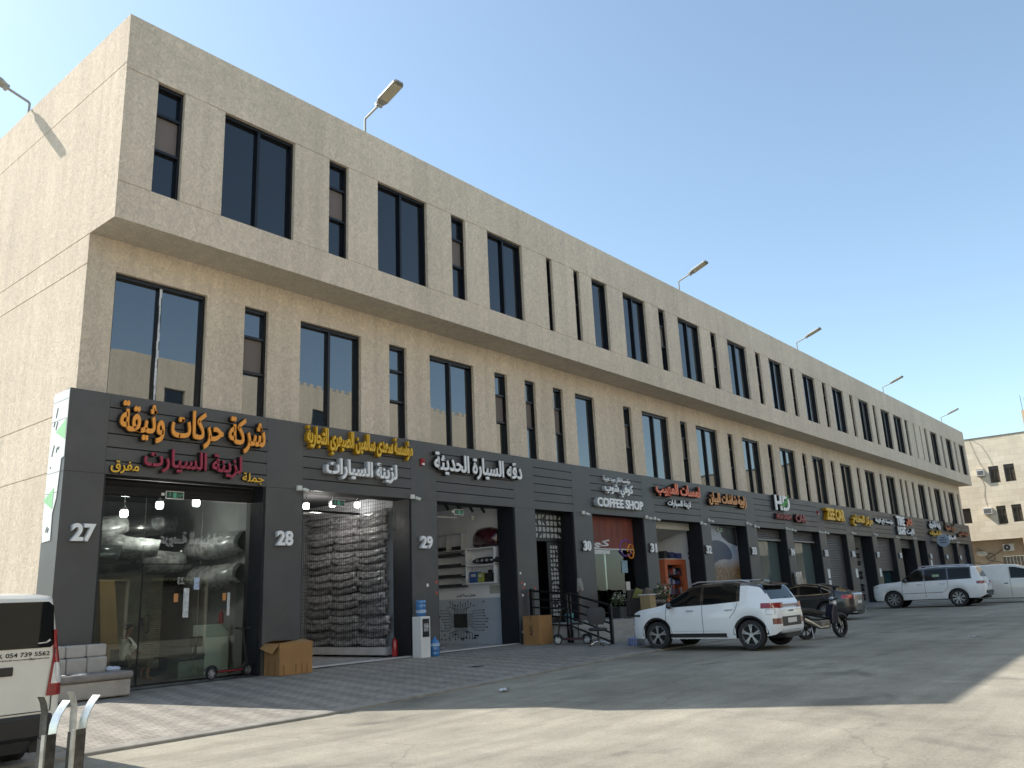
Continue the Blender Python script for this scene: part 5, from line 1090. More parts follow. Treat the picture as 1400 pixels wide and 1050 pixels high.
# stickers and notices on the piers
STK = [(16.87, 2.2, WHITE, 'small white warning triangle'), (16.93, 1.96, M('sticker_red', (.4, .06, .04), .5), 'x')]
q = MB()
st_ = thing('pier_sticker', 'scatter of tiny red and white stickers on the pier right of open shop 29', 'stickers', (20.65, YF, 1.3))
for i, (x, z) in enumerate([(20.60, 2.42), (20.66, 2.13), (20.78, 2.08), (20.72, 1.98), (20.67, 1.75), (20.95, 1.78), (20.58, .66), (21.3, 1.95)]): MB().box(x-20.65, x-20.65+.07, -.003, -.001, z-1.3, z-1.3+.07).build('sticker', WHITE if i % 2 == 0 else M('sticker_red', 0), st_)
st2 = thing('pier_sticker', 'three tiny stickers on the pier above the blue water bottles', 'stickers', (16.8, YF, 1.9))
for x, z, m_ in ((16.55, 2.12, WHITE), (16.9, 2.2, M('sticker_red', 0)), (16.9, 1.9, M('sticker_red', 0))): MB().box(x-16.8, x-16.8+.08, -.003, -.001, z-1.9, z-1.9+.08).build('sticker', m_, st2)
for i, (x, z, lb_) in enumerate([(47.35, 2.0, 'two white notices on the pier left of the closed shutter'), (52.0, 2.0, 'white notice on the pier left of the pale open shop'), (56.55, 2.0, 'white notice on the pier left of the teal glass'), (69.2, 2.6, 'white notice under the hanging round sign')]):
    q = MB().box(0, .35, -.02, -.002, 0, .5)
    if i == 0: q.box(0, .35, -.02, -.002, -.62, -.1)
    o = q.build('wall_notice', WHITE, None); o.location = (x, YF, z); tag(o, lb_, 'notice', 'white notices on the far piers')
# ---------------------------------------------------------------- inside the shops
M('black_bumper', (.012, .012, .013), .3, 0, .2, 4, coat=.6)
BULB = emit('lit_lamp', (1, .98, .92), 9)
def hanging_lamp(label, p, drop, grp):
    t = thing('pendant_lamp', label, 'lamp', p, 0, grp)
    q = MB(); q.tube([(0, 0, .12), (0, 0, drop)], .008, 6); q.lathe([(.03, .14), (.05, .10), (.09, .07), (.075, .05)], (0, 0, 0), 'z', 16); q.build('shade', M('lamp_white', (.6, .6, .6), .5), t)
    q = MB(); q.lathe([(.001, -.10), (.06, -.095), (.085, -.06), (.085, .03), (.06, .055), (.001, .06)], (0, 0, 0), 'z', 18); q.build('bulb', BULB, t, smooth=True)
for i, (x, z) in enumerate([(8.9, 3.95), (9.72, 4.18), (10.63, 4.28)]): hanging_lamp('lit white ceiling lamp behind the glass of shop 27, %s' % ('next to the left pane edge', 'near the exit sign', 'close to the right jamb')[i], (x, 18.7, z), 4.72-z, 'lit lamps in the shops')
for i, (x, z) in enumerate([(14.05, 4.42), (14.95, 4.52), (15.85, 4.55)]): hanging_lamp('lit white lamp under the ceiling of open shop 28, %s' % ('left of the camera side', 'left of the exit sign', 'right of the exit sign')[i], (x, 19.0, z), 4.72-z, 'lit lamps in the shops')
def area_glow(p, e):
    l = bpy.data.lights.new('lamp_light', 'POINT'); l.energy = e; l.shadow_soft_size = .15; l.color = (1, .96, .88); o = bpy.data.objects.new('lamp_light', l); col.objects.link(o); o.location = p
area_glow((9.7, 18.7, 3.75), 30); area_glow((14.6, 19.3, 4.1), 26)
CLEARWRAP = M('clear_wrapped_plastic', (.22, .22, .22), .28, 0, .5, 6, .9, 7, coat=.3)
def bumper(name, label, cat, p, L_, hgt, dep, mat, sag=.05, group=None, seedv=0, axis='y', nose=.5):
    """a car bumper lying along y on a wall that faces -x: a curved shell with an opening lip"""
    rr = random.Random(seedv); q = MB(); rings = []; n = 15
    sec = [(0, 0), (-.55, .02), (-.95, .18), (-1, .45), (-.85, .72), (-.5, .95), (0, 1), (-.25, .86), (-.6, .62), (-.68, .4), (-.6, .22), (-.2, .1)]
    for k in range(n):
        u = k/(n-1); c_ = math.sin(math.pi*u)**.45 if 0 < u < 1 else .25
        s_ = sag*(math.sin(math.pi*u)*1.6-.8)+rr.uniform(-.012, .012)
        rings.append([(p[0]+a*dep*(.35+.65*c_)+rr.uniform(-.012, .012), p[1]+(u-.5)*L_, p[2]-s_+b*hgt*(.72+.28*c_)+rr.uniform(-.008, .008)) for a, b in sec])
    q.loft(rings); loc = (p[0], p[1], p[2]); o = q.build(name, mat, None, loc, smooth=True, angle=60); o.location = loc
    tag(o, label, cat, group); return o
# 27: three wrapped bumpers on the right wall, darker ones behind, boxes, counter, seated person
for i, (z, L_, h_, mt, lb_) in enumerate([(3.02, 2.3, .62, CLEARWRAP, 'upper clear wrapped bumper on the right wall of shop 27'), (2.28, 2.2, .60, CLEARWRAP, 'lower clear wrapped bumper on the right wall of shop 27'), (2.98, 2.0, .6, M('black_bumper', (.012, .012, .013), .3, 0, .2, 4, coat=.6), 'black bumper hung high at the back of shop 27'), (2.3, 2.0, .55, M('black_bumper', 0), 'black bumper hung low at the back of shop 27')]):
    bumper('car_bumper', lb_, 'bumper', (11.5 if i < 2 else 11.5, 19.1 if i < 2 else 21.3, z), L_, h_, .55, mt, .08, 'bumpers in the glazed shop', i)
for i, (x, z, mt, lb_) in enumerate([(8.4, 2.95, M('chrome_dark', (.10, .11, .11), .15, .6), 'shiny headlamp shell hung behind the left pane of shop 27'), (9.3, 3.1, CLEARWRAP, 'clear wrapped front mask hung from the ceiling of shop 27')]):
    o = bumper('car_part', lb_, 'car part', (0, 0, 0), 1.5, .5, .45, mt, .1, None, 90+i); o.location = (x, 19.5, z); o.rotation_euler = (R(12), 0, R(60))
q = MB()
for k in range(46): z = .45+k*.048; q.box(7.75, 10.7, 20.2-.02*(k % 2), 20.22, z, z+.036)
o = q.build('stacked_panels', M('brown_grey_sheet', (.21, .18, .14), .6, 0, .35, 3), None); tag(o, 'tall stack of thin brown grey sheets at the back of shop 27', 'panels')
for i, (x, z, w_, mt) in enumerate([(8.6, 3.45, 1.9, CLEARWRAP), (9.9, 3.55, 1.7, M('black_bumper')), (8.9, 2.72, 2.0, M('black_bumper')), (10.2, 2.75, 1.6, CLEARWRAP)]):
    o = bumper('car_bumper', '%s bumper hung across the back of shop 27, %s pair on the %s side' % (('clear wrapped', 'glossy black', 'glossy black', 'clear wrapped')[i], ('upper', 'upper', 'lower', 'lower')[i], ('pier', 'jamb')[i % 2]), 'bumper', (0, 0, 0), w_, .55, .5, mt, .07, 'bumpers in the glazed shop', 40+i); o.location = (x, 20.0, z); o.rotation_euler = (R((i-1.5)*4), 0, R(78))
q = MB(); q.prism([(8.72, 2.52), (9.06, 2.50), (9.34, .32), (8.92, .32)], lambda a, b, d: (a, d, b), 19.25, 19.29); o = q.build('cardboard_sheet', M('plain_cardboard', (.30, .19, .09), .85, 0, .12, 2), None); tag(o, 'long cardboard sheet leaning behind the seated person', 'cardboard')
loc = (11.1, 18.75, z27); t = thing('display_cabinet', 'tall mint white cabinet with slanted top behind the right pane of shop 27', 'cabinet', loc)
q = MB(); q.prism([(10.88, z27), (11.5, z27), (11.5, 1.22), (11.28, 1.42), (10.88, 1.42)], lambda a, b, d: (a, d, b), 18.45, 19.0); q.build('carcass', M('mint_white', (.52, .58, .54), .45, 0, .04), t, loc, bevel=.01); MB().box(10.93, 11.45, 18.44, 18.449, .78, .80).build('shelf_edge', M('pale_edge', (.6, .62, .6), .4), t, loc)
loc = (10.5, 18.75, z27); t = thing('low_counter', 'low grey counter under a dark table top beside the mint white cabinet', 'counter', loc)
MB().box(10.25, 10.86, 18.45, 18.95, z27, .66).build('cabinet', M('grey_green_cabinet', (.22, .25, .23), .5), t, loc, bevel=.008); MB().box(9.95, 10.86, 18.4, 19.0, .74, .79).build('table_top', M('brown_top', (.10, .07, .05), .5), t, loc); q = MB(); q.box(10.55, 10.85, 18.5, 18.53, .95, 1.18); q.box(10.68, 10.72, 18.52, 18.6, .79, .95); q.build('monitor', BLACKP, t, loc)
for i, (y, z, lb_) in enumerate([(18.5, 1.55, 'x'), (18.3, 1.5, 'y'), (18.15, 1.45, 'z')]):
    q = MB(); q.lathe([(.001, 0), (.06, 0), (.06, .22), (.03, .27), (.02, .3), (.001, .3)], (0, 0, 0), 'z', 12); o = q.build('spray_bottle', M('bottle_red', (.25, .02, .02), .3), None, smooth=True); o.location = (11.3, y, 1.44 if i == 0 else z27+1.13)
    if i: bpy.data.objects.remove(o); continue
    tag(o, 'red bottle on the mint white cabinet', 'bottle')
# 27: signs of the opposite shop are true reflections; its own posters on the glass
for (x, z, w_, h_, mt, lb_) in ((9.95, 2.20, .13, .26, M('blue_white_leaflet', (.35, .42, .55), .5, 0, .4, 12), 'small blue and white leaflet on the glass door of shop 27'), (9.72, 1.62, .13, .62, M('white_strip', (.5, .52, .52), .5, 0, .3, 15), 'tall white printed strip on the glass door of shop 27'), (9.50, 1.95, .10, .18, M('orange_tag', (.5, .22, .07), .5), 'small orange tag on the glass door of shop 27'), (10.78, 1.62, .07, .5, M('white_strip', 0), 'narrow white printed strip on the right pane of shop 27'), (10.66, 1.95, .09, .16, M('orange_tag', 0), 'small orange tag on the right pane of shop 27')):
    q = MB().box(0, w_, 0, .002, 0, h_); o = q.build('glass_leaflet', mt, None); o.location = (x, 17.432, z); tag(o, lb_, 'leaflet')
# the seated person, turned to the right, hands together over the lap
def skin_body(name, joints, links, mat, parent, sub=2):
    me = bpy.data.meshes.new(name); keys = list(joints); me.from_pydata([joints[k][0] for k in keys], [(keys.index(a), keys.index(b)) for a, b in links], [])
    o = bpy.data.objects.new(name, me); col.objects.link(o)
    sk = o.modifiers.new('skin', 'SKIN'); sk.use_smooth_shade = True; ss = o.modifiers.new('subd', 'SUBSURF'); ss.levels = ss.render_levels = sub
    for i, k in enumerate(keys):
        r_ = joints[k][1]; r_ = r_ if isinstance(r_, tuple) else (r_, r_); me.skin_vertices[0].data[i].radius = r_
    me.skin_vertices[0].data[0].use_root = True; me.materials.append(mat); o.parent = parent; return o
SKIN = M('skin_brown', (.22, .115, .07), .55, 0, .08, 10)
pl = thing('person', 'person in a loose white shirt sitting sideways behind the glass of shop 27', 'person', (9.13, 18.7, z27))
J = {'pelvis': ((0, 0, .47), (.16, .13)), 'waist': ((-.02, 0, .62), (.14, .11)), 'chest': ((-.02, 0, .80), (.155, .12)), 'neckb': ((.02, 0, .945), .06), 'neck': ((.05, 0, 1.0), .052), 'jaw': ((.075, 0, 1.06), (.07, .075)), 'head': ((.06, 0, 1.14), (.095, .08)), 'crown': ((.045, 0, 1.205), (.065, .06))}
Lk = [('pelvis', 'waist'), ('waist', 'chest'), ('chest', 'neckb'), ('neckb', 'neck'), ('neck', 'jaw'), ('jaw', 'head'), ('head', 'crown')]
for s, sg in (('l', 1), ('r', -1)):
    J.update({s+'sh': ((-.01, sg*.17, .89), .06), s+'el': ((.14, sg*.24, .66), .044), s+'wr': ((.38, sg*.10, .60), .03), s+'palm': ((.44, sg*.06, .59), (.035, .022)), s+'hip': ((.06, sg*.10, .46), .10), s+'kn': ((.48, sg*.14, .46), .066), s+'an': ((.46, sg*.14, .09), .042), s+'toe': ((.60, sg*.16, .03), (.04, .025))})
    Lk += [('chest', s+'sh'), (s+'sh', s+'el'), (s+'el', s+'wr'), (s+'wr', s+'palm'), ('pelvis', s+'hip'), (s+'hip', s+'kn'), (s+'kn', s+'an'), (s+'an', s+'toe')]
    for k in range(4):
        J[s+'f%d' % k] = ((.475, sg*(.035+.02*k), .585-.004*k), .010); J[s+'g%d' % k] = ((.515-.006*abs(k-1.5), sg*(.03+.018*k), .565), .008); Lk += [(s+'palm', s+'f%d' % k), (s+'f%d' % k, s+'g%d' % k)]
    J[s+'th'] = ((.45, sg*.01, .60), .010); J[s+'tt'] = ((.49, sg*.0, .595), .008); Lk += [(s+'palm', s+'th'), (s+'th', s+'tt')]
skin_body('body', J, Lk, SKIN, pl)
SH = {'a': ((0, 0, .44), (.185, .15)), 'b': ((-.02, 0, .62), (.17, .135)), 'c': ((-.02, 0, .80), (.18, .14)), 'd': ((.015, 0, .93), (.08, .08))}; SL = [('a', 'b'), ('b', 'c'), ('c', 'd')]
for s, sg in (('l', 1), ('r', -1)): SH.update({s+'s': ((-.01, sg*.17, .88), .085), s+'e': ((.13, sg*.235, .68), .078)}); SL += [('c', s+'s'), (s+'s', s+'e')]
skin_body('shirt', SH, SL, M('white_shirt', (.60, .58, .54), .85, 0, .06, 6), pl)
TR = {'p': ((0, 0, .44), (.175, .145))}; TL = []
for s, sg in (('l', 1), ('r', -1)): TR.update({s+'h': ((.08, sg*.10, .46), .112), s+'k': ((.47, sg*.14, .455), .088), s+'c': ((.475, sg*.14, .28), .08)}); TL += [('p', s+'h'), (s+'h', s+'k'), (s+'k', s+'c')]
skin_body('trousers', TR, TL, M('khaki_trousers', (.15, .12, .08), .85, 0, .1, 6), pl)
q = MB(); q.ball((.035, 0, 1.19), .105, .09, .085, 16, 10); o = q.build('hair', M('black_hair', (.012, .011, .010), .7, 0, .3, 30), pl, smooth=True)
q = MB(); q.ball((.155, 0, 1.115), .02, .014, .022, 8, 6); q.ball((.07, .083, 1.12), .016, .01, .03, 8, 6); q.ball((.07, -.083, 1.12), .016, .01, .03, 8, 6); q.build('nose_and_ears', SKIN, pl, smooth=True)
q = MB(); [q.ball((.142, s*.032, 1.145), .010, .012, .008, 8, 6) for s in (1, -1)]; q.build('eyes', M('eye_dark', (.02, .015, .012), .3), pl, smooth=True); q = MB(); q.ball((.140, 0, 1.07), .008, .024, .006, 8, 5); q.build('mouth', M('lip_brown', (.14, .06, .045), .5), pl, smooth=True)
t = thing('stool', 'plain dark stool with backrest under the seated person', 'chair', (9.13, 18.7, z27))
MB().box(-.2, .22, -.2, .2, .285, .335).build('seat', BLACKP, t, bevel=.015); MB().box(-.23, -.2, -.19, .19, .34, .72).build('backrest', BLACKP, t, bevel=.015)
for x in (-.17, .18):
    for y in (-.17, .17): MB().tube([(x, y, 0), (x*.9, y*.9, .285)], .014, 8).build('leg', BLACKP, t)
# 28: wall of wrapped bumpers behind a wire grid
q = MB(); XW = 16.02
for k in range(41): y = 17.75+k*.1; q.box(XW-.004-.22, XW+.002-.22, y-.004, y+.004, .42, 4.66)
for k in range(43): z = .45+k*.1; q.box(XW-.009-.22, XW-.004-.22, 17.72, 21.8, z-.004, z+.004)
o = q.build('wire_grid', M('black_wire', (.015, .015, .016), .5, .4), None); tag(o, 'tall black wire grid holding wrapped bumpers along the right wall of shop 28', 'wire grid')
n_ = 0
WR = [M('wrapped_bumper_%s' % c_, (g_, g_, g_*1.03), .28, 0, .55, 9, .9, 10, coat=.35) for c_, g_ in (('pale', .34), ('mid', .27), ('dark', .20))]
proto = {}; rr28 = random.Random(5)
rowname = ['lowest', 'second lowest', 'third', 'fourth', 'fifth', 'sixth', 'seventh', 'eighth', 'ninth', 'tenth', 'eleventh', 'twelfth', 'thirteenth', 'fourteenth', 'fifteenth', 'sixteenth', 'seventeenth', 'topmost']
for ci, yc in enumerate((18.55, 19.75, 20.95)):
    for k in range(18):
        z = .60+k*.205; v = (k*7+ci*3) % 6
        key = v
        if key not in proto:
            proto[key] = bumper('wrapped_bumper', 'x', 'bumper', (16.1, 0, 0), 1.26, .235, .26, WR[(v*2) % 3], .05, None, 20+v); o = proto[key]; first = True
        else: o = proto[key].copy(); col.objects.link(o)
        o.location = (16.1+rr28.uniform(-.03, .03), yc+rr28.uniform(-.06, .06), z+rr28.uniform(-.02, .02)); o.rotation_euler = (rr28.uniform(-.07, .07), 0, rr28.uniform(-.04, .04)); o.scale = (rr28.uniform(.8, 1.1), rr28.uniform(.9, 1.06), rr28.uniform(.9, 1.2))
        tag(o, 'wrapped bumper on the wire grid of shop 28, %s row up, %s column' % (rowname[k], ('jamb side', 'middle', 'deepest')[ci]), 'bumper', 'wrapped bumpers on the wire grid')
q = MB(); q.box(15.75, 16.2, 17.72, 21.6, z28+.06, .58); q.build('bumper_plinth', M('plinth_white', (.5, .5, .5), .5), None); tag(bpy.data.objects['bumper_plinth'], 'low white plinth below the wire grid of shop 28', 'plinth')
q = MB(); q.box(12.5, 15.9, 18.95, 19.03, 4.24, 4.30); q.box(12.5, 14.9, 19.75, 19.83, 4.28, 4.34); q.box(12.5, 15.4, 20.6, 20.68, 4.3, 4.36); o = q.build('ceiling_rail', BLACKP, None); tag(o, 'black ceiling rails across open shop 28', 'rail')
t = thing('fire_extinguisher', 'red fire extinguisher on the floor inside the right jamb of shop 28', 'fire extinguisher', (15.80, 17.40, z28+.03))
q = MB(); q.lathe([(.001, 0), (.075, 0), (.08, .02), (.08, .36), (.06, .42), (.025, .45), (.001, .45)], (0, 0, 0), 'z', 18); q.build('cylinder', M('extinguisher_red', (.35, .012, .015), .25, coat=.8), t, smooth=True); q = MB(); q.tube([(0, 0, .45), (0, 0, .5)], .018, 8); q.tube([(.0, 0, .47), (-.09, 0, .44), (-.1, 0, .2)], .01, 6); q.box(-.02, .08, -.01, .01, .49, .51); q.build('valve_and_hose', BLACKP, t)
t = thing('blue_drum', 'dark blue drum behind the torn cardboard box in shop 28', 'drum', (12.62, 17.4, z28+.01)); q = MB(); q.lathe([(.001, 0), (.15, 0), (.155, .02), (.15, .04), (.15, .3), (.158, .32), (.15, .34), (.15, .6), (.001, .6)], (0, 0, 0), 'z', 20); q.build('drum_body', M('drum_blue', (.03, .10, .20), .4), t, smooth=True, angle=30)
# 29: shelves, display unit, circuit mural
XR = 20.70
def on29(name, label, cat, mat, fn, group=None):
    q = MB(); fn(q); o = q.build(name, mat, None); tag(o, label, cat, group); return o
for i, z in enumerate((3.13, 2.78, 2.44, 2.13)):
    on29('wall_shelf', 'dark floating shelf in shop 29, %s of the four' % ('topmost', 'second from the top', 'third from the top', 'lowest')[i], 'shelf', M('dark_shelf', (.02, .021, .024), .4), lambda q: (q.box(XR-.26, XR, 19.22, 20.55, z, z+.05), q.box(XR-.28, XR-.26, 19.25, 20.5, z+.0, z+.11)), 'dark floating shelves')
t = thing('wall_cabinet', 'open grey wall cabinet with dark goods above the floating shelves of shop 29', 'cabinet', (XR-.2, 19.87, 3.3)); loc = (XR-.2, 19.87, 3.3)
q = MB(); q.box(XR-.3, XR, 19.18, 20.56, 3.3, 3.33); q.box(XR-.3, XR, 19.18, 20.56, 3.86, 3.89)
for y in (19.18, 19.86, 20.53): q.box(XR-.3, XR, y, y+.03, 3.331, 3.859)
q.build('carcass', M('cabinet_white', (.5, .5, .52), .5), t, loc); q = MB()
for y in (19.35, 19.55, 19.95, 20.15, 20.35): q.box(XR-.25, XR-.05, y, y+.14, 3.332, 3.46)
q.build('dark_goods', BLACKP, t, loc, bevel=.02)
t = thing('display_unit', 'white two tier display shelf near the right jamb of shop 29', 'shelf', (XR-.15, 18.4, 2.2)); loc = (XR-.15, 18.4, 2.2)
q = MB()
for z in (2.20, 2.76, 3.30): q.box(XR-.32, XR, 17.76, 19.02, z, z+.045)
for y in (17.76, 18.975): q.box(XR-.32, XR, y, y+.045, 2.246, 3.299)
q.build('shelf_frame', M('unit_white', (.66, .66, .67), .4), t, loc, bevel=.006)
o = bumper('car_bumper', 'dark red and black wrapped bumper on top of the white display shelf', 'bumper', (XR-.08, 18.2, 3.36), 1.05, .62, .34, M('dark_red_bumper', (.05, .008, .012), .25, 0, .5, 3, coat=.8), .0, None, 50)
t = thing('headlamp', 'black and silver car headlamp on the middle of the white display shelf', 'headlamp', (XR-.2, 18.15, 2.81)); q = MB(); q.loft([[(a*w_, y, b*hh+.1) for a, b in ((-.14, -.3), (-.16, .1), (-.05, .5), (.05, .5), (.06, -.3))] for y, w_, hh in ((-.65, .2, .05), (-.5, .8, .2), (0, 1, .26), (.45, .9, .2), (.62, .3, .1))]); q.build('housing', BLACKP, t, smooth=True); q = MB()
for y in (-.3, -.1, .1, .3): q.ball((-.15, y, .12), .03, .06, .05, 10, 6)
q.build('lens', CHROME, t, smooth=True)
for i, (y, w_, h_, mt, lb_) in enumerate([(18.72, .34, .34, M('box_blue', (.03, .09, .30), .5, 0, .3, 12), 'blue product box on the lower tier of the white display shelf'), (18.42, .24, .30, M('box_yellow_green', (.30, .33, .06), .5, 0, .4, 14), 'yellow green product box on the lower tier of the white display shelf'), (18.08, .3, .28, BLACKP, 'black device on the lower tier of the white display shelf')]):
    q = MB().box(-.1, .1, -w_/2, w_/2, 0, h_)
    if i == 2: q.box(-.06, .06, -.25, -.15, 0, .2); q.box(-.05, .05, -.05, .05, h_, h_+.1)
    o = q.build('product_box', mt, None, bevel=.006); o.location = (XR-.17, y, 2.247); tag(o, lb_, 'box'); q = MB().box(-.104, -.101, -w_*.3, w_*.3, h_*.55, h_*.8); q.build('box_print', M('pale_print', (.5, .5, .45), .5), o) if i < 2 else None
# circuit mural: traces run out from a chip
INKB = M('mural_black', (.010, .010, .012), .5)
mu = thing('circuit_mural', 'black circuit board mural with a central chip on the grey wainscot of shop 29', 'mural', (20.68, 19.5, .4)); loc = (20.68, 19.5, .4); XM = 20.68
MB().box(XM-.012, XM-.003, 19.28, 19.87, .85, 1.29).build('chip', INKB, mu, loc)
q = MB(); rr = random.Random(11)
def trace(pts, w_=.014, pad=True):
    for a, b in zip(pts, pts[1:]):
        q.bar((XM-.004, a[0], a[1]), (XM-.004, b[0], b[1]), .004, w_, (0, 1, 0)) if abs(a[0]-b[0]) < abs(a[1]-b[1]) else q.bar((XM-.004, a[0], a[1]), (XM-.004, b[0], b[1]), .004, w_, (0, 0, 1))
    if pad: p = pts[-1]; q.lathe([(.001, -.003), (.024, -.003), (.024, .003), (.001, .003)], (XM-.004, p[0], p[1]), 'x', 10)
cy, cz = 19.575, 1.07
for k in range(9):
    y = 19.31+k*.066; d = (k-4)
    trace([(y, 1.29), (y, 1.36+.02*abs(d)), (y+d*.05, 1.46+.012*abs(d)), (y+d*.05, 1.54+rr.uniform(0, .14))])
    trace([(y, .85), (y, .78-.01*abs(d)), (y+d*.06, .68), (y+d*.06, .58-rr.uniform(0, .12))])
for k in range(8):
    z = .89+k*.053; d = k-3.5
    trace([(19.28, z), (19.1, z), (18.95, z+d*.035), (18.55+rr.uniform(-.18, .15), z+d*.035)]); trace([(19.87, z), (20.0, z), (20.12, z+d*.04), (20.42+rr.uniform(-.15, .15), z+d*.04)])
for k in range(16):
    y, z = rr.uniform(18.4, 20.6), rr.choice((rr.uniform(.42, .7), rr.uniform(1.45, 1.7))); q.box(XM-.006, XM-.003, y, y+rr.uniform(.05, .2), z, z+rr.uniform(.02, .06))
q.build('trace_lines', INKB, mu, loc)
q = MB(); lettering(q, 'معمل نسخة اليمن', 18.9, 19.75, 1.80, 1.93, 0, .003, .01, .0004); o = q.build('wall_lettering', INKB, None)
o.matrix_world = Matrix.Translation((20.697, 0, 0))@Matrix.Rotation(-math.pi/2, 4, 'Z')@Matrix.Translation((-18.9-19.75, 0, 0)); o.matrix_world = Matrix.Translation((20.697, 38.65/2, 0))@Matrix.Rotation(-math.pi/2, 4, 'Z')@Matrix.Translation((-(18.9+19.75)/2, 0, 0)); tag(o, 'small black Arabic words on the wall above the circuit mural', 'lettering')
on29('wall_notice', 'square printed notice on the right wall of shop 29', 'notice', M('notice_paper', (.45, .44, .38), .6, 0, .3, 25), lambda q: q.box(20.69, 20.698, 17.78, 18.27, 1.88, 2.14))
for i in range(6):
    t = thing('ceiling_spot', 'black tilted ceiling spotlight of shop 29, number %d along its bar' % (i+1), 'spotlight', (17.35+i*.55, 17.95, 4.68), 0, 'black ceiling spotlights'); t['label'] = 'black tilted spotlight hanging in a row under the ceiling of shop 29'
    q = MB(); q.tube([(0, 0, 0), (0, 0, -.08)], .012, 6); q.build('stem', BLACKP, t); q = MB(); q.tube([(-.03, .02, -.08), (.06, -.05, -.28)], .045, 12); q.build('can', BLACKP, t)
t = thing('dome_camera', 'white dome camera on a thin drop rod inside shop 29', 'camera', (20.0, 18.3, 4.25)); q = MB(); q.tube([(0, 0, .1), (0, 0, .47)], .012, 6); q.build('drop_rod', WHITE, t); q = MB(); q.lathe([(.04, .1), (.075, .08), (.08, 0), (.055, -.05), (.001, -.07)], (0, 0, 0), 'z', 18); q.build('dome', M('camera_white', 0), t, smooth=True)
on29('light_strip', 'thin white light tube low under the ceiling at the left of shop 29', 'light', WHITE, lambda q: q.box(17.3, 19.25, 18.27, 18.33, 4.22, 4.26))
# 30: coffee cup logo of coloured tubing on the glass
t = thing('neon_logo', 'purple and orange tube logo of a coffee cup in the coffee shop window', 'neon sign', (27.75, 17.42, 3.35))
q = MB(); q.tube([(.42*math.cos(a)-.1, 0, .02+.30*math.sin(a)) for a in [R(x) for x in range(20, 345, 15)]], .028, 8); q.build('purple_tube', M('purple_tube', (.16, .06, .34), .4), t, smooth=True)
q = MB(); q.tube([(.22*math.cos(a)+.2, -.02, -.1+.26*math.sin(a)) for a in [R(x) for x in range(-160, 190, 15)]], .03, 8); q.tube([(.05, -.02, .1), (.25, -.02, .0), (.15, -.02, -.12), (.35, -.02, -.2)], .026, 8); q.build('orange_tube', M('orange_tube', (.70, .26, .04), .4), t, smooth=True)
on29('window_poster', 'small pale blue poster low on the coffee shop window', 'poster', M('pale_blue_poster', (.25, .36, .42), .5, 0, .3, 10), lambda q: q.box(27.3, 27.7, 17.43, 17.44, 2.45, 2.9))
# 31: orange shelf unit full of goods
t = thing('orange_shelf', 'orange framed shelf unit packed with car goods in the coral sign shop', 'shelf', (32.7, 18.2, z31)); loc = (32.7, 18.2, z31); ORS = M('orange_shelf_paint', (.50, .13, .05), .5, 0, .08)
q = MB(); q.box(31.5, 31.72, 18.0, 18.5, z31, 3.0); q.box(33.55, 33.2+.0, 18.0, 18.5, z31, 3.0) if False else q.box(32.95, 33.15, 17.9, 18.5, z31, 3.0); q.box(31.72, 32.95, 18.0, 18.5, 2.78, 3.0); q.build('frame', ORS, t, loc); MB().box(31.5, 33.15, 17.98, 18.5, 3.001, 3.05).build('top_board', M('cream_board', (.5, .42, .32), .6), t, loc)
q = MB()
for z in (2.35, 1.95, 1.55, 1.15, .75): q.box(31.72, 32.95, 18.0, 18.5, z, z+.03)
q.box(31.72, 32.95, 18.48, 18.5, z31, 2.78); q.build('shelf_board', DARKIN, t, loc)
rr = random.Random(9); cols = [(.05, .06, .2), (.3, .3, .32), (.02, .02, .02), (.04, .05, .12), (.25, .05, .04), (.02, .02, .025)]
gm = {c_: MB() for c_ in cols}
for z in (2.38, 1.98, 1.58, 1.18, .78):
    x = 31.75
    while x < 32.85: w_ = rr.uniform(.07, .2); gm[rr.choice(cols)].box(x, x+w_*.92, 18.03, 18.3, z, z+rr.uniform(.12, .3)); x += w_
for i, (c_, q) in enumerate(gm.items()): q.build('shelf_goods', M('goods_%s' % 'abcdef'[i], c_, .4, 0, .3, 10), t, loc)
for i, (x, w_, h_, lb_) in enumerate([(31.6, .3, .3, 'dark speaker box on the left end of the orange shelf top'), (32.05, .45, .26, 'grey blue box in the middle of the orange shelf top'), (32.65, .45, .22, 'dark purple box on the right end of the orange shelf top')]):
    q = MB().box(x, x+w_, 18.05, 18.35, 3.052, 3.052+h_); q.box(x+.05, x+w_*.6, 18.045, 18.049, 3.1, 3.052+h_*.7); o = q.build('goods_box', M('goods_%s' % 'cda'[i], 0), None, bevel=.008); tag(o, lb_, 'box')
q = MB(); q.tube([(33.18, 17.62, 4.2-.9), (33.18, 17.62, 4.19-.9)], .05, 10); q.tube([(33.18, 17.62, 3.08), (33.18, 17.62, 3.07)], .05, 10)
q = MB(); q.box(33.19, 33.226, 17.7, 17.78, 3.2, 3.3); q.box(33.19, 33.226, 17.7, 17.78, 3.0, 3.1); o = q.build('wall_switch', BLACKP, None); tag(o, 'pair of black switches on the pale wall of the coral sign shop', 'switch')
q = MB(); q.box(0, .4, -.02, -.002, 0, .06); lettering(q, 'SALE', .02, .38, .08, .16, -.002, .01, .03); o = q.build('pier_plate', M('plate_red', (.3, .03, .03), .5), None); o.location = (33.05, 16.95+.0, 2.35); bpy.data.objects.remove(o)
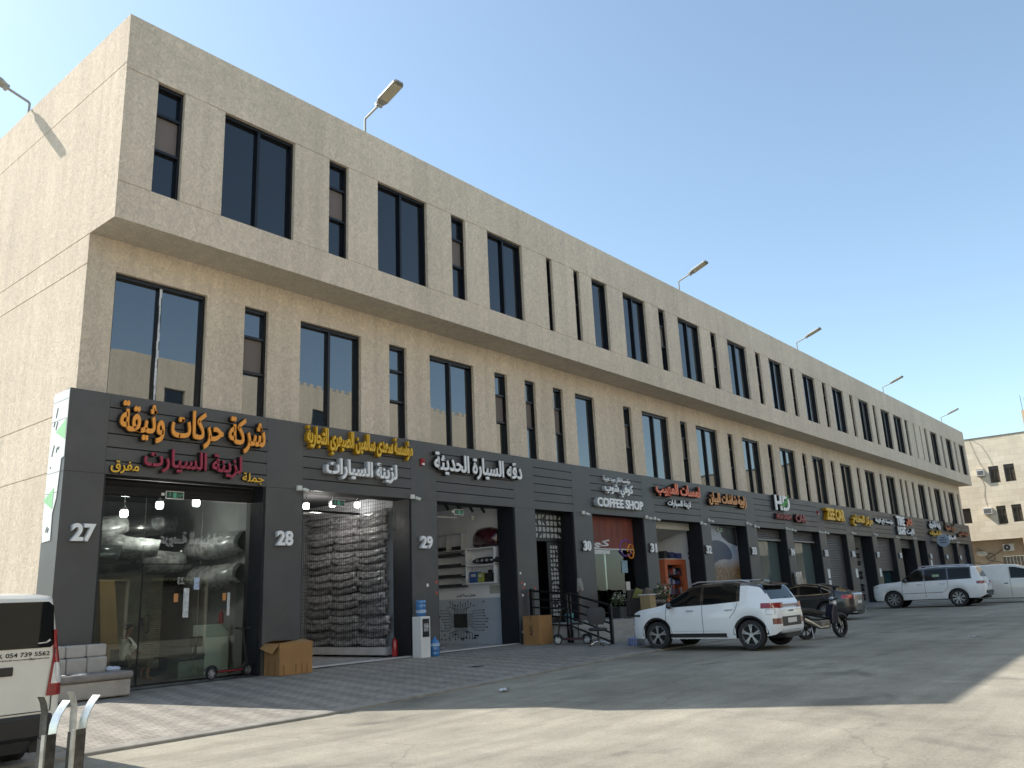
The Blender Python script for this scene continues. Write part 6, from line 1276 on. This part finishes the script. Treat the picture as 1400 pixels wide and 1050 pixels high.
# 36: dark car parts on the pale wall
for i, (z, h_, d_, lb_) in enumerate([(3.75, .12, .5, 'thin dark trim hung topmost in the pale open shop'), (3.2, .35, .6, 'dark bumper with a bright corner in the pale open shop'), (2.75, .3, .5, 'dark bumper hung third in the pale open shop'), (1.9, .55, .4, 'black panel hung at mid height in the pale open shop'), (1.15, .5, .35, 'framed black grille in the pale open shop'), (.6, .4, .5, 'black parts heaped on the floor of the pale open shop')]):
    bumper('car_part', lb_, 'car part', (56.2, 18.6, z), 1.5, h_, d_, BLACKP if i != 1 else M('black_bumper', 0), .04, None, 70+i)
# ---------------------------------------------------------------- the stone building at the end of the street
XF = 92.0
M('fan_dark', (.05, .05, .05), .5)
def stone_mat():
    m, t, n, l, p = nodes('pale_stone_cladding'); co = coords(t)
    mp = n.new('ShaderNodeMapping'); mp.inputs['Rotation'].default_value = (0, R(90), R(90)); l.new(co, mp.inputs[0])
    sx = n.new('ShaderNodeSeparateXYZ'); l.new(co, sx.inputs[0]); cx = n.new('ShaderNodeCombineXYZ'); l.new(sx.outputs['Y'], cx.inputs[0]); l.new(sx.outputs['Z'], cx.inputs[1])
    br = n.new('ShaderNodeTexBrick'); br.inputs['Scale'].default_value = 1; br.inputs['Brick Width'].default_value = 1.1; br.inputs['Row Height'].default_value = .55; br.inputs['Mortar Size'].default_value = .012
    br.inputs['Color1'].default_value = (.66, .58, .45, 1); br.inputs['Color2'].default_value = (.56, .48, .36, 1); br.inputs['Mortar'].default_value = (.48, .41, .31, 1); l.new(cx.outputs[0], br.inputs['Vector'])
    ns = noise(t, co, .5, 5, .6); r_ = ramp(t, ns.outputs['Fac'], [(.3, .88), (.7, 1.1)]); o = mix(t, br.outputs[0], r_.outputs[0], 1., 'MULTIPLY')
    l.new(o, p.inputs['Base Color']); p.inputs['Roughness'].default_value = .9; return m
STONE = stone_mat()
BF = (XF, 16, .3); t = thing('stone_building', 'pale sunlit stone block with small windows and rooftop tower at the end of the street', 'building', BF)
fx = lambda a, b, d: (XF+d, a, b)
HW = [(15.08, 15.95, 10.45, 12.06), (13.75, 14.65, 10.43, 12.1), (15.10, 15.9, 6.5, 8.22), (13.79, 14.62, 6.6, 8.23), (11.2, 12.1, 10.45, 12.1), (11.2, 12.1, 6.55, 8.25), (8.6, 9.5, 10.45, 12.1), (8.6, 9.5, 6.55, 8.25), (18.15, 19.0, 6.8, 8.25), (16.3, 17.05, 11.15, 11.9)]
q = MB(); holed(q, fx, -12, 34, 5.1, 14.9, [(a, b, c_, d, .35, False) for a, b, c_, d in HW])
q.quad((XF, -12, 5.1), (XF+1.1, -12, 5.1), (XF+1.1, 34, 5.1), (XF, 34, 5.1)); q.quad((XF, -12, 14.9), (XF, 34, 14.9), (XF+16, 34, 14.9), (XF+16, -12, 14.9)); q.quad((XF, -12, 5.1), (XF, -12, 14.9), (XF+16, -12, 14.9), (XF+16, -12, 5.1))
q.build('upper_wall', STONE, t, BF); MB().box(XF-.06, XF+.2, -12, 34, 14.902, 15.0).build('roof_edge', M('roof_edge_dark', (.16, .15, .13), .8), t, BF)
q = MB(); holed(q, lambda a, b, d: (XF+1.1+d, a, b), -12, 34, .0, 5.1, [(10.0, 16.3, .4, 3.5, .3, False)]); q.box(XF, XF+1.099, 13.6, 14.18, .2, 5.098); q.build('lower_wall', M('tan_lower_wall', (.42, .33, .23), .9, 0, .12, 1), t, BF)
q = MB()
for k in range(22): y = 10.05+k*.285; q.box(XF+1.2, XF+1.23, y, y+.27, .42, 3.48)
q.box(XF+1.18, XF+1.2, 10, 16.3, 2.2, 2.3); q.build('metal_gate', M('grey_slat_gate', (.17, .15, .13), .6, .2, .15, 4), t, BF)
for i, (a, b, c_, d) in enumerate(HW):
    if i == 8: continue
    f_ = MB(); e_ = .06; f_.box(XF+.12, XF+.2, a, a+e_, c_, d); f_.box(XF+.12, XF+.2, b-e_, b, c_, d); f_.box(XF+.12, XF+.2, a+e_, b-e_, d-e_-.25, d); f_.box(XF+.12, XF+.2, a+e_, b-e_, c_, c_+e_); f_.box(XF+.13, XF+.19, (a+b)/2-.02, (a+b)/2+.02, c_+e_, d-e_-.25); w_ = f_.build('window', M('bronze_frame', (.10, .085, .07), .5, .3), t, BF)
    MB().box(XF+.21, XF+.22, a+e_, b-e_, c_+e_, d-.3).build('pane', M('dusty_window_glass', (.075, .06, .042), .5, 0, .5, 2, spec=.2), w_, BF)
q = MB()
for k in range(14):
    s_ = k/13*(.85+1.45)
    q.bar((XF+.1, 18.15+max(0, s_-1.45), 6.8+min(1.45, s_)), (XF+.1, 18.15+min(.85, s_), 6.8+max(0, s_-.85)), .03, .035, (1, 0, 0)); q.bar((XF+.14, 19.0-max(0, s_-1.45), 6.8+min(1.45, s_)), (XF+.14, 19.0-min(.85, s_), 6.8+max(0, s_-.85)), .03, .035, (1, 0, 0))
q.build('lattice_screen', M('dark_lattice', (.05, .04, .035), .7), t, BF); MB().box(XF+.3, XF+.34, 18.1, 19.05, 6.7, 8.3).build('lattice_backing', M('dark_lattice_backing', (.10, .075, .05), .8), t, BF)
q = MB(); q.box(XF+.5, XF+4.5, 8.5, 12.33, 15.0, 17.12); q.build('roof_tower', M('tan_tower', (.55, .40, .25), .9, 0, .1, 1), t, BF)
q = MB(); q.tube([(XF+.6, 12.2, 17.12), (XF+.6, 12.2, 18.6)], .02, 6); q.tube([(XF+.6, 11.9, 17.12), (XF+.6, 11.9, 18.3)], .02, 6); q.build('antenna_rod', BLACKP, t, BF)
def ac(label, y0, y1, z0, z1, x, split):
    loc = (x, (y0+y1)/2, z0); o = thing('air_conditioner', label, 'air conditioner', loc, 0, 'air conditioners on the stone building')
    MB().box(x-.45 if not split else x-.35, x, y0, y1, z0, z1).build('casing', M('ac_white', (.58, .57, .53), .5, 0, .06, 4, dirt=.2), o, loc, bevel=.02)
    q = MB(); xx = (x-.45 if not split else x-.35)-.004
    if split:
        cy_, cz_ = y0+(y1-y0)*.62, (z0+z1)/2; r_ = (z1-z0)*.42
        q.lathe([(.001, 0), (r_, 0), (r_, .006), (.001, .006)], (xx-.004, cy_, cz_), 'x', 24); q.build('fan_grille', M('fan_dark', (.05, .05, .05), .5), o, loc); q = MB(); q.lathe([(.001, 0), (r_*.3, 0), (r_*.3, .012), (.001, .012)], (xx-.012, cy_, cz_), 'x', 14); q.build('fan_hub', M('ac_white', 0), o, loc)
    else:
        for k in range(6): z = z0+.08+k*(z1-z0-.16)/6; q.box(xx-.004, xx, y0+.06, y1-.06, z, z+.05)
        q.build('louvre', M('fan_dark', 0), o, loc)
    return o
ac('boxy window air conditioner left of the lower stone building windows', 16.22, 16.98, 7.5, 8.12, XF, False); ac('small white unit left of the upper stone building windows', 16.3, 16.95, 11.2, 11.8, XF, False); ac('white split air conditioner with round fan under the stone overhang', 15.15, 16.1, 3.97, 4.65, XF+1.1, True)
def cable(label, pts, r_=.012):
    q = MB(); q.tube(pts, r_, 5); tag(q.build('hanging_cable', M('cable_dark', (.05, .045, .04), .7), None), label, 'cable', 'cables on the stone building')
cable('long loose cable hanging from the roof to the upper stone building window', [(XF-.03, 17.0, 14.9), (XF-.05, 16.2, 14.2), (XF-.05, 15.8, 13.2), (XF-.04, 15.5, 12.15)]); cable('loose cable hanging from the roof to the small white unit', [(XF-.03, 17.15, 14.9), (XF-.05, 16.9, 13.6), (XF-.04, 16.5, 12.2), (XF-.04, 16.15, 11.7)]); cable('wavy cable running down between the stone building storeys', [(XF-.03, 16.7, 11.1), (XF-.03, 16.5, 10.2), (XF-.03, 16.7, 9.3), (XF-.03, 16.6, 8.3)])
cable('coiled cables looping under the stone overhang', [(XF+1.04, 18.4, 4.4), (XF+1.04, 17.6, 3.9)]+[(XF+1.03, 17.3+.35*math.cos(a), 3.5+.35*math.sin(a)) for a in [R(x) for x in range(120, 720, 30)]]+[(XF+1.04, 16.6, 3.9), (XF+1.04, 16.1, 4.2)], .025); cable('cable drooping along the tan wall below the overhang', [(XF+1.04, 19, 3.2), (XF+1.04, 18, 2.8), (XF+1.04, 17, 3.1), (XF+1.04, 16.2, 2.9)], .02)
q = MB(); q.ball((0, 0, 0), .3, .55, .28, 14, 8); o = q.build('cloth_bundle', M('pale_bundle', (.5, .47, .40), .8, 0, .2, 5), None, smooth=True); o.location = (XF+.95, 18.0, 3.85); tag(o, 'pale wrapped bundle hung on the tan wall under the overhang', 'bundle')
# ---------------------------------------------------------------- the row across the street (seen only in the window reflections)
YO = -12.0; BO2 = (30, YO, 0); OPW = stucco_mat('opposite_render', (.76, .68, .54))
t = thing('opposite_building', 'sunlit beige rendered building across the street, mirrored in the dark windows', 'building', BO2)
fo = lambda a, b, d: (a, YO-d, b)
OW = [(a, a+1.5, 10.6, 15.0-.0) for a in (24.0, 34.7, 44.2, 52)]
q = MB(); holed(q, fo, -14, 56, 0, 16.6, [(a, b, 12.2, 15.0, .3, True) for a, b, _, _ in OW]+[(a+.0, a+3.6, 0.1, 3.6, .5, True) for a in (14.5, 19.3, 24.1, 28.9, 33.7, 38.5, 43.3)]); q.quad((-14, YO, 16.6), (56, YO, 16.6), (56, YO-14, 16.6), (-14, YO-14, 16.6)); q.quad((56, YO, 0), (56, YO-14, 0), (56, YO-14, 16.6), (56, YO, 16.6)); q.quad((-14, YO, 0), (-14, YO-14, 0), (-14, YO-14, 16.6), (-14, YO, 16.6)); q.quad((-14, YO-14, 0), (56, YO-14, 0), (56, YO-14, 16.6), (-14, YO-14, 16.6))
for k in range(40): x = 31+k*.6; q.box(x, x+.3, YO-.2, YO, 16.605, 16.85)
q.build('rendered_wall', OPW, t, BO2)
q = MB()
for a, b, _, _ in OW: q.box(a+.01, b-.01, YO-.28, YO-.2, 12.2, 14.98)
q.build('window', PANE_U, t, BO2)
q = MB()
for a in (14.5, 19.3, 24.1, 28.9, 33.7, 38.5, 43.3): q.box(a+.02, a+3.58, YO-.45, YO-.3, .1, 3.58)
q.build('roller_shutter', SHUTTER, t, BO2)
q = MB(); q.box(12, 55.9, YO+.003, YO+.12, 3.75, 8.6); q.box(48.1, 55.9, YO+.003, YO+.12, 0, 3.745)  # unseen; fascia raised and end filled in to darken what the shop glass mirrors
for a in (14.5, 19.3, 24.1, 28.9, 33.7, 38.5, 43.3): q.box(a-1.2, a-.003, YO+.003, YO+.12, 0, 3.745)
q.build('grey_cladding', ACP, t, BO2)
q = MB(); lettering(q, 'عروسة السيارات', 24.4, 28.6, 5.45, 6.35, 0, .05, .03); o = q.build('lettering', C_WH, t); o.rotation_euler = (0, 0, math.pi); o.location = (53.0-BO2[0], YO+.125-BO2[1], 0)
for k, x in ((23, 25.85), (24, 30.6)):
    q = MB(); lettering(q, str(k), -.22, .22, 3.35, 3.75, 0, .05, .03); o = q.build('number', C_WH, t); o.rotation_euler = (0, 0, math.pi); o.location = (x-BO2[0], YO+.125-BO2[1], 0)
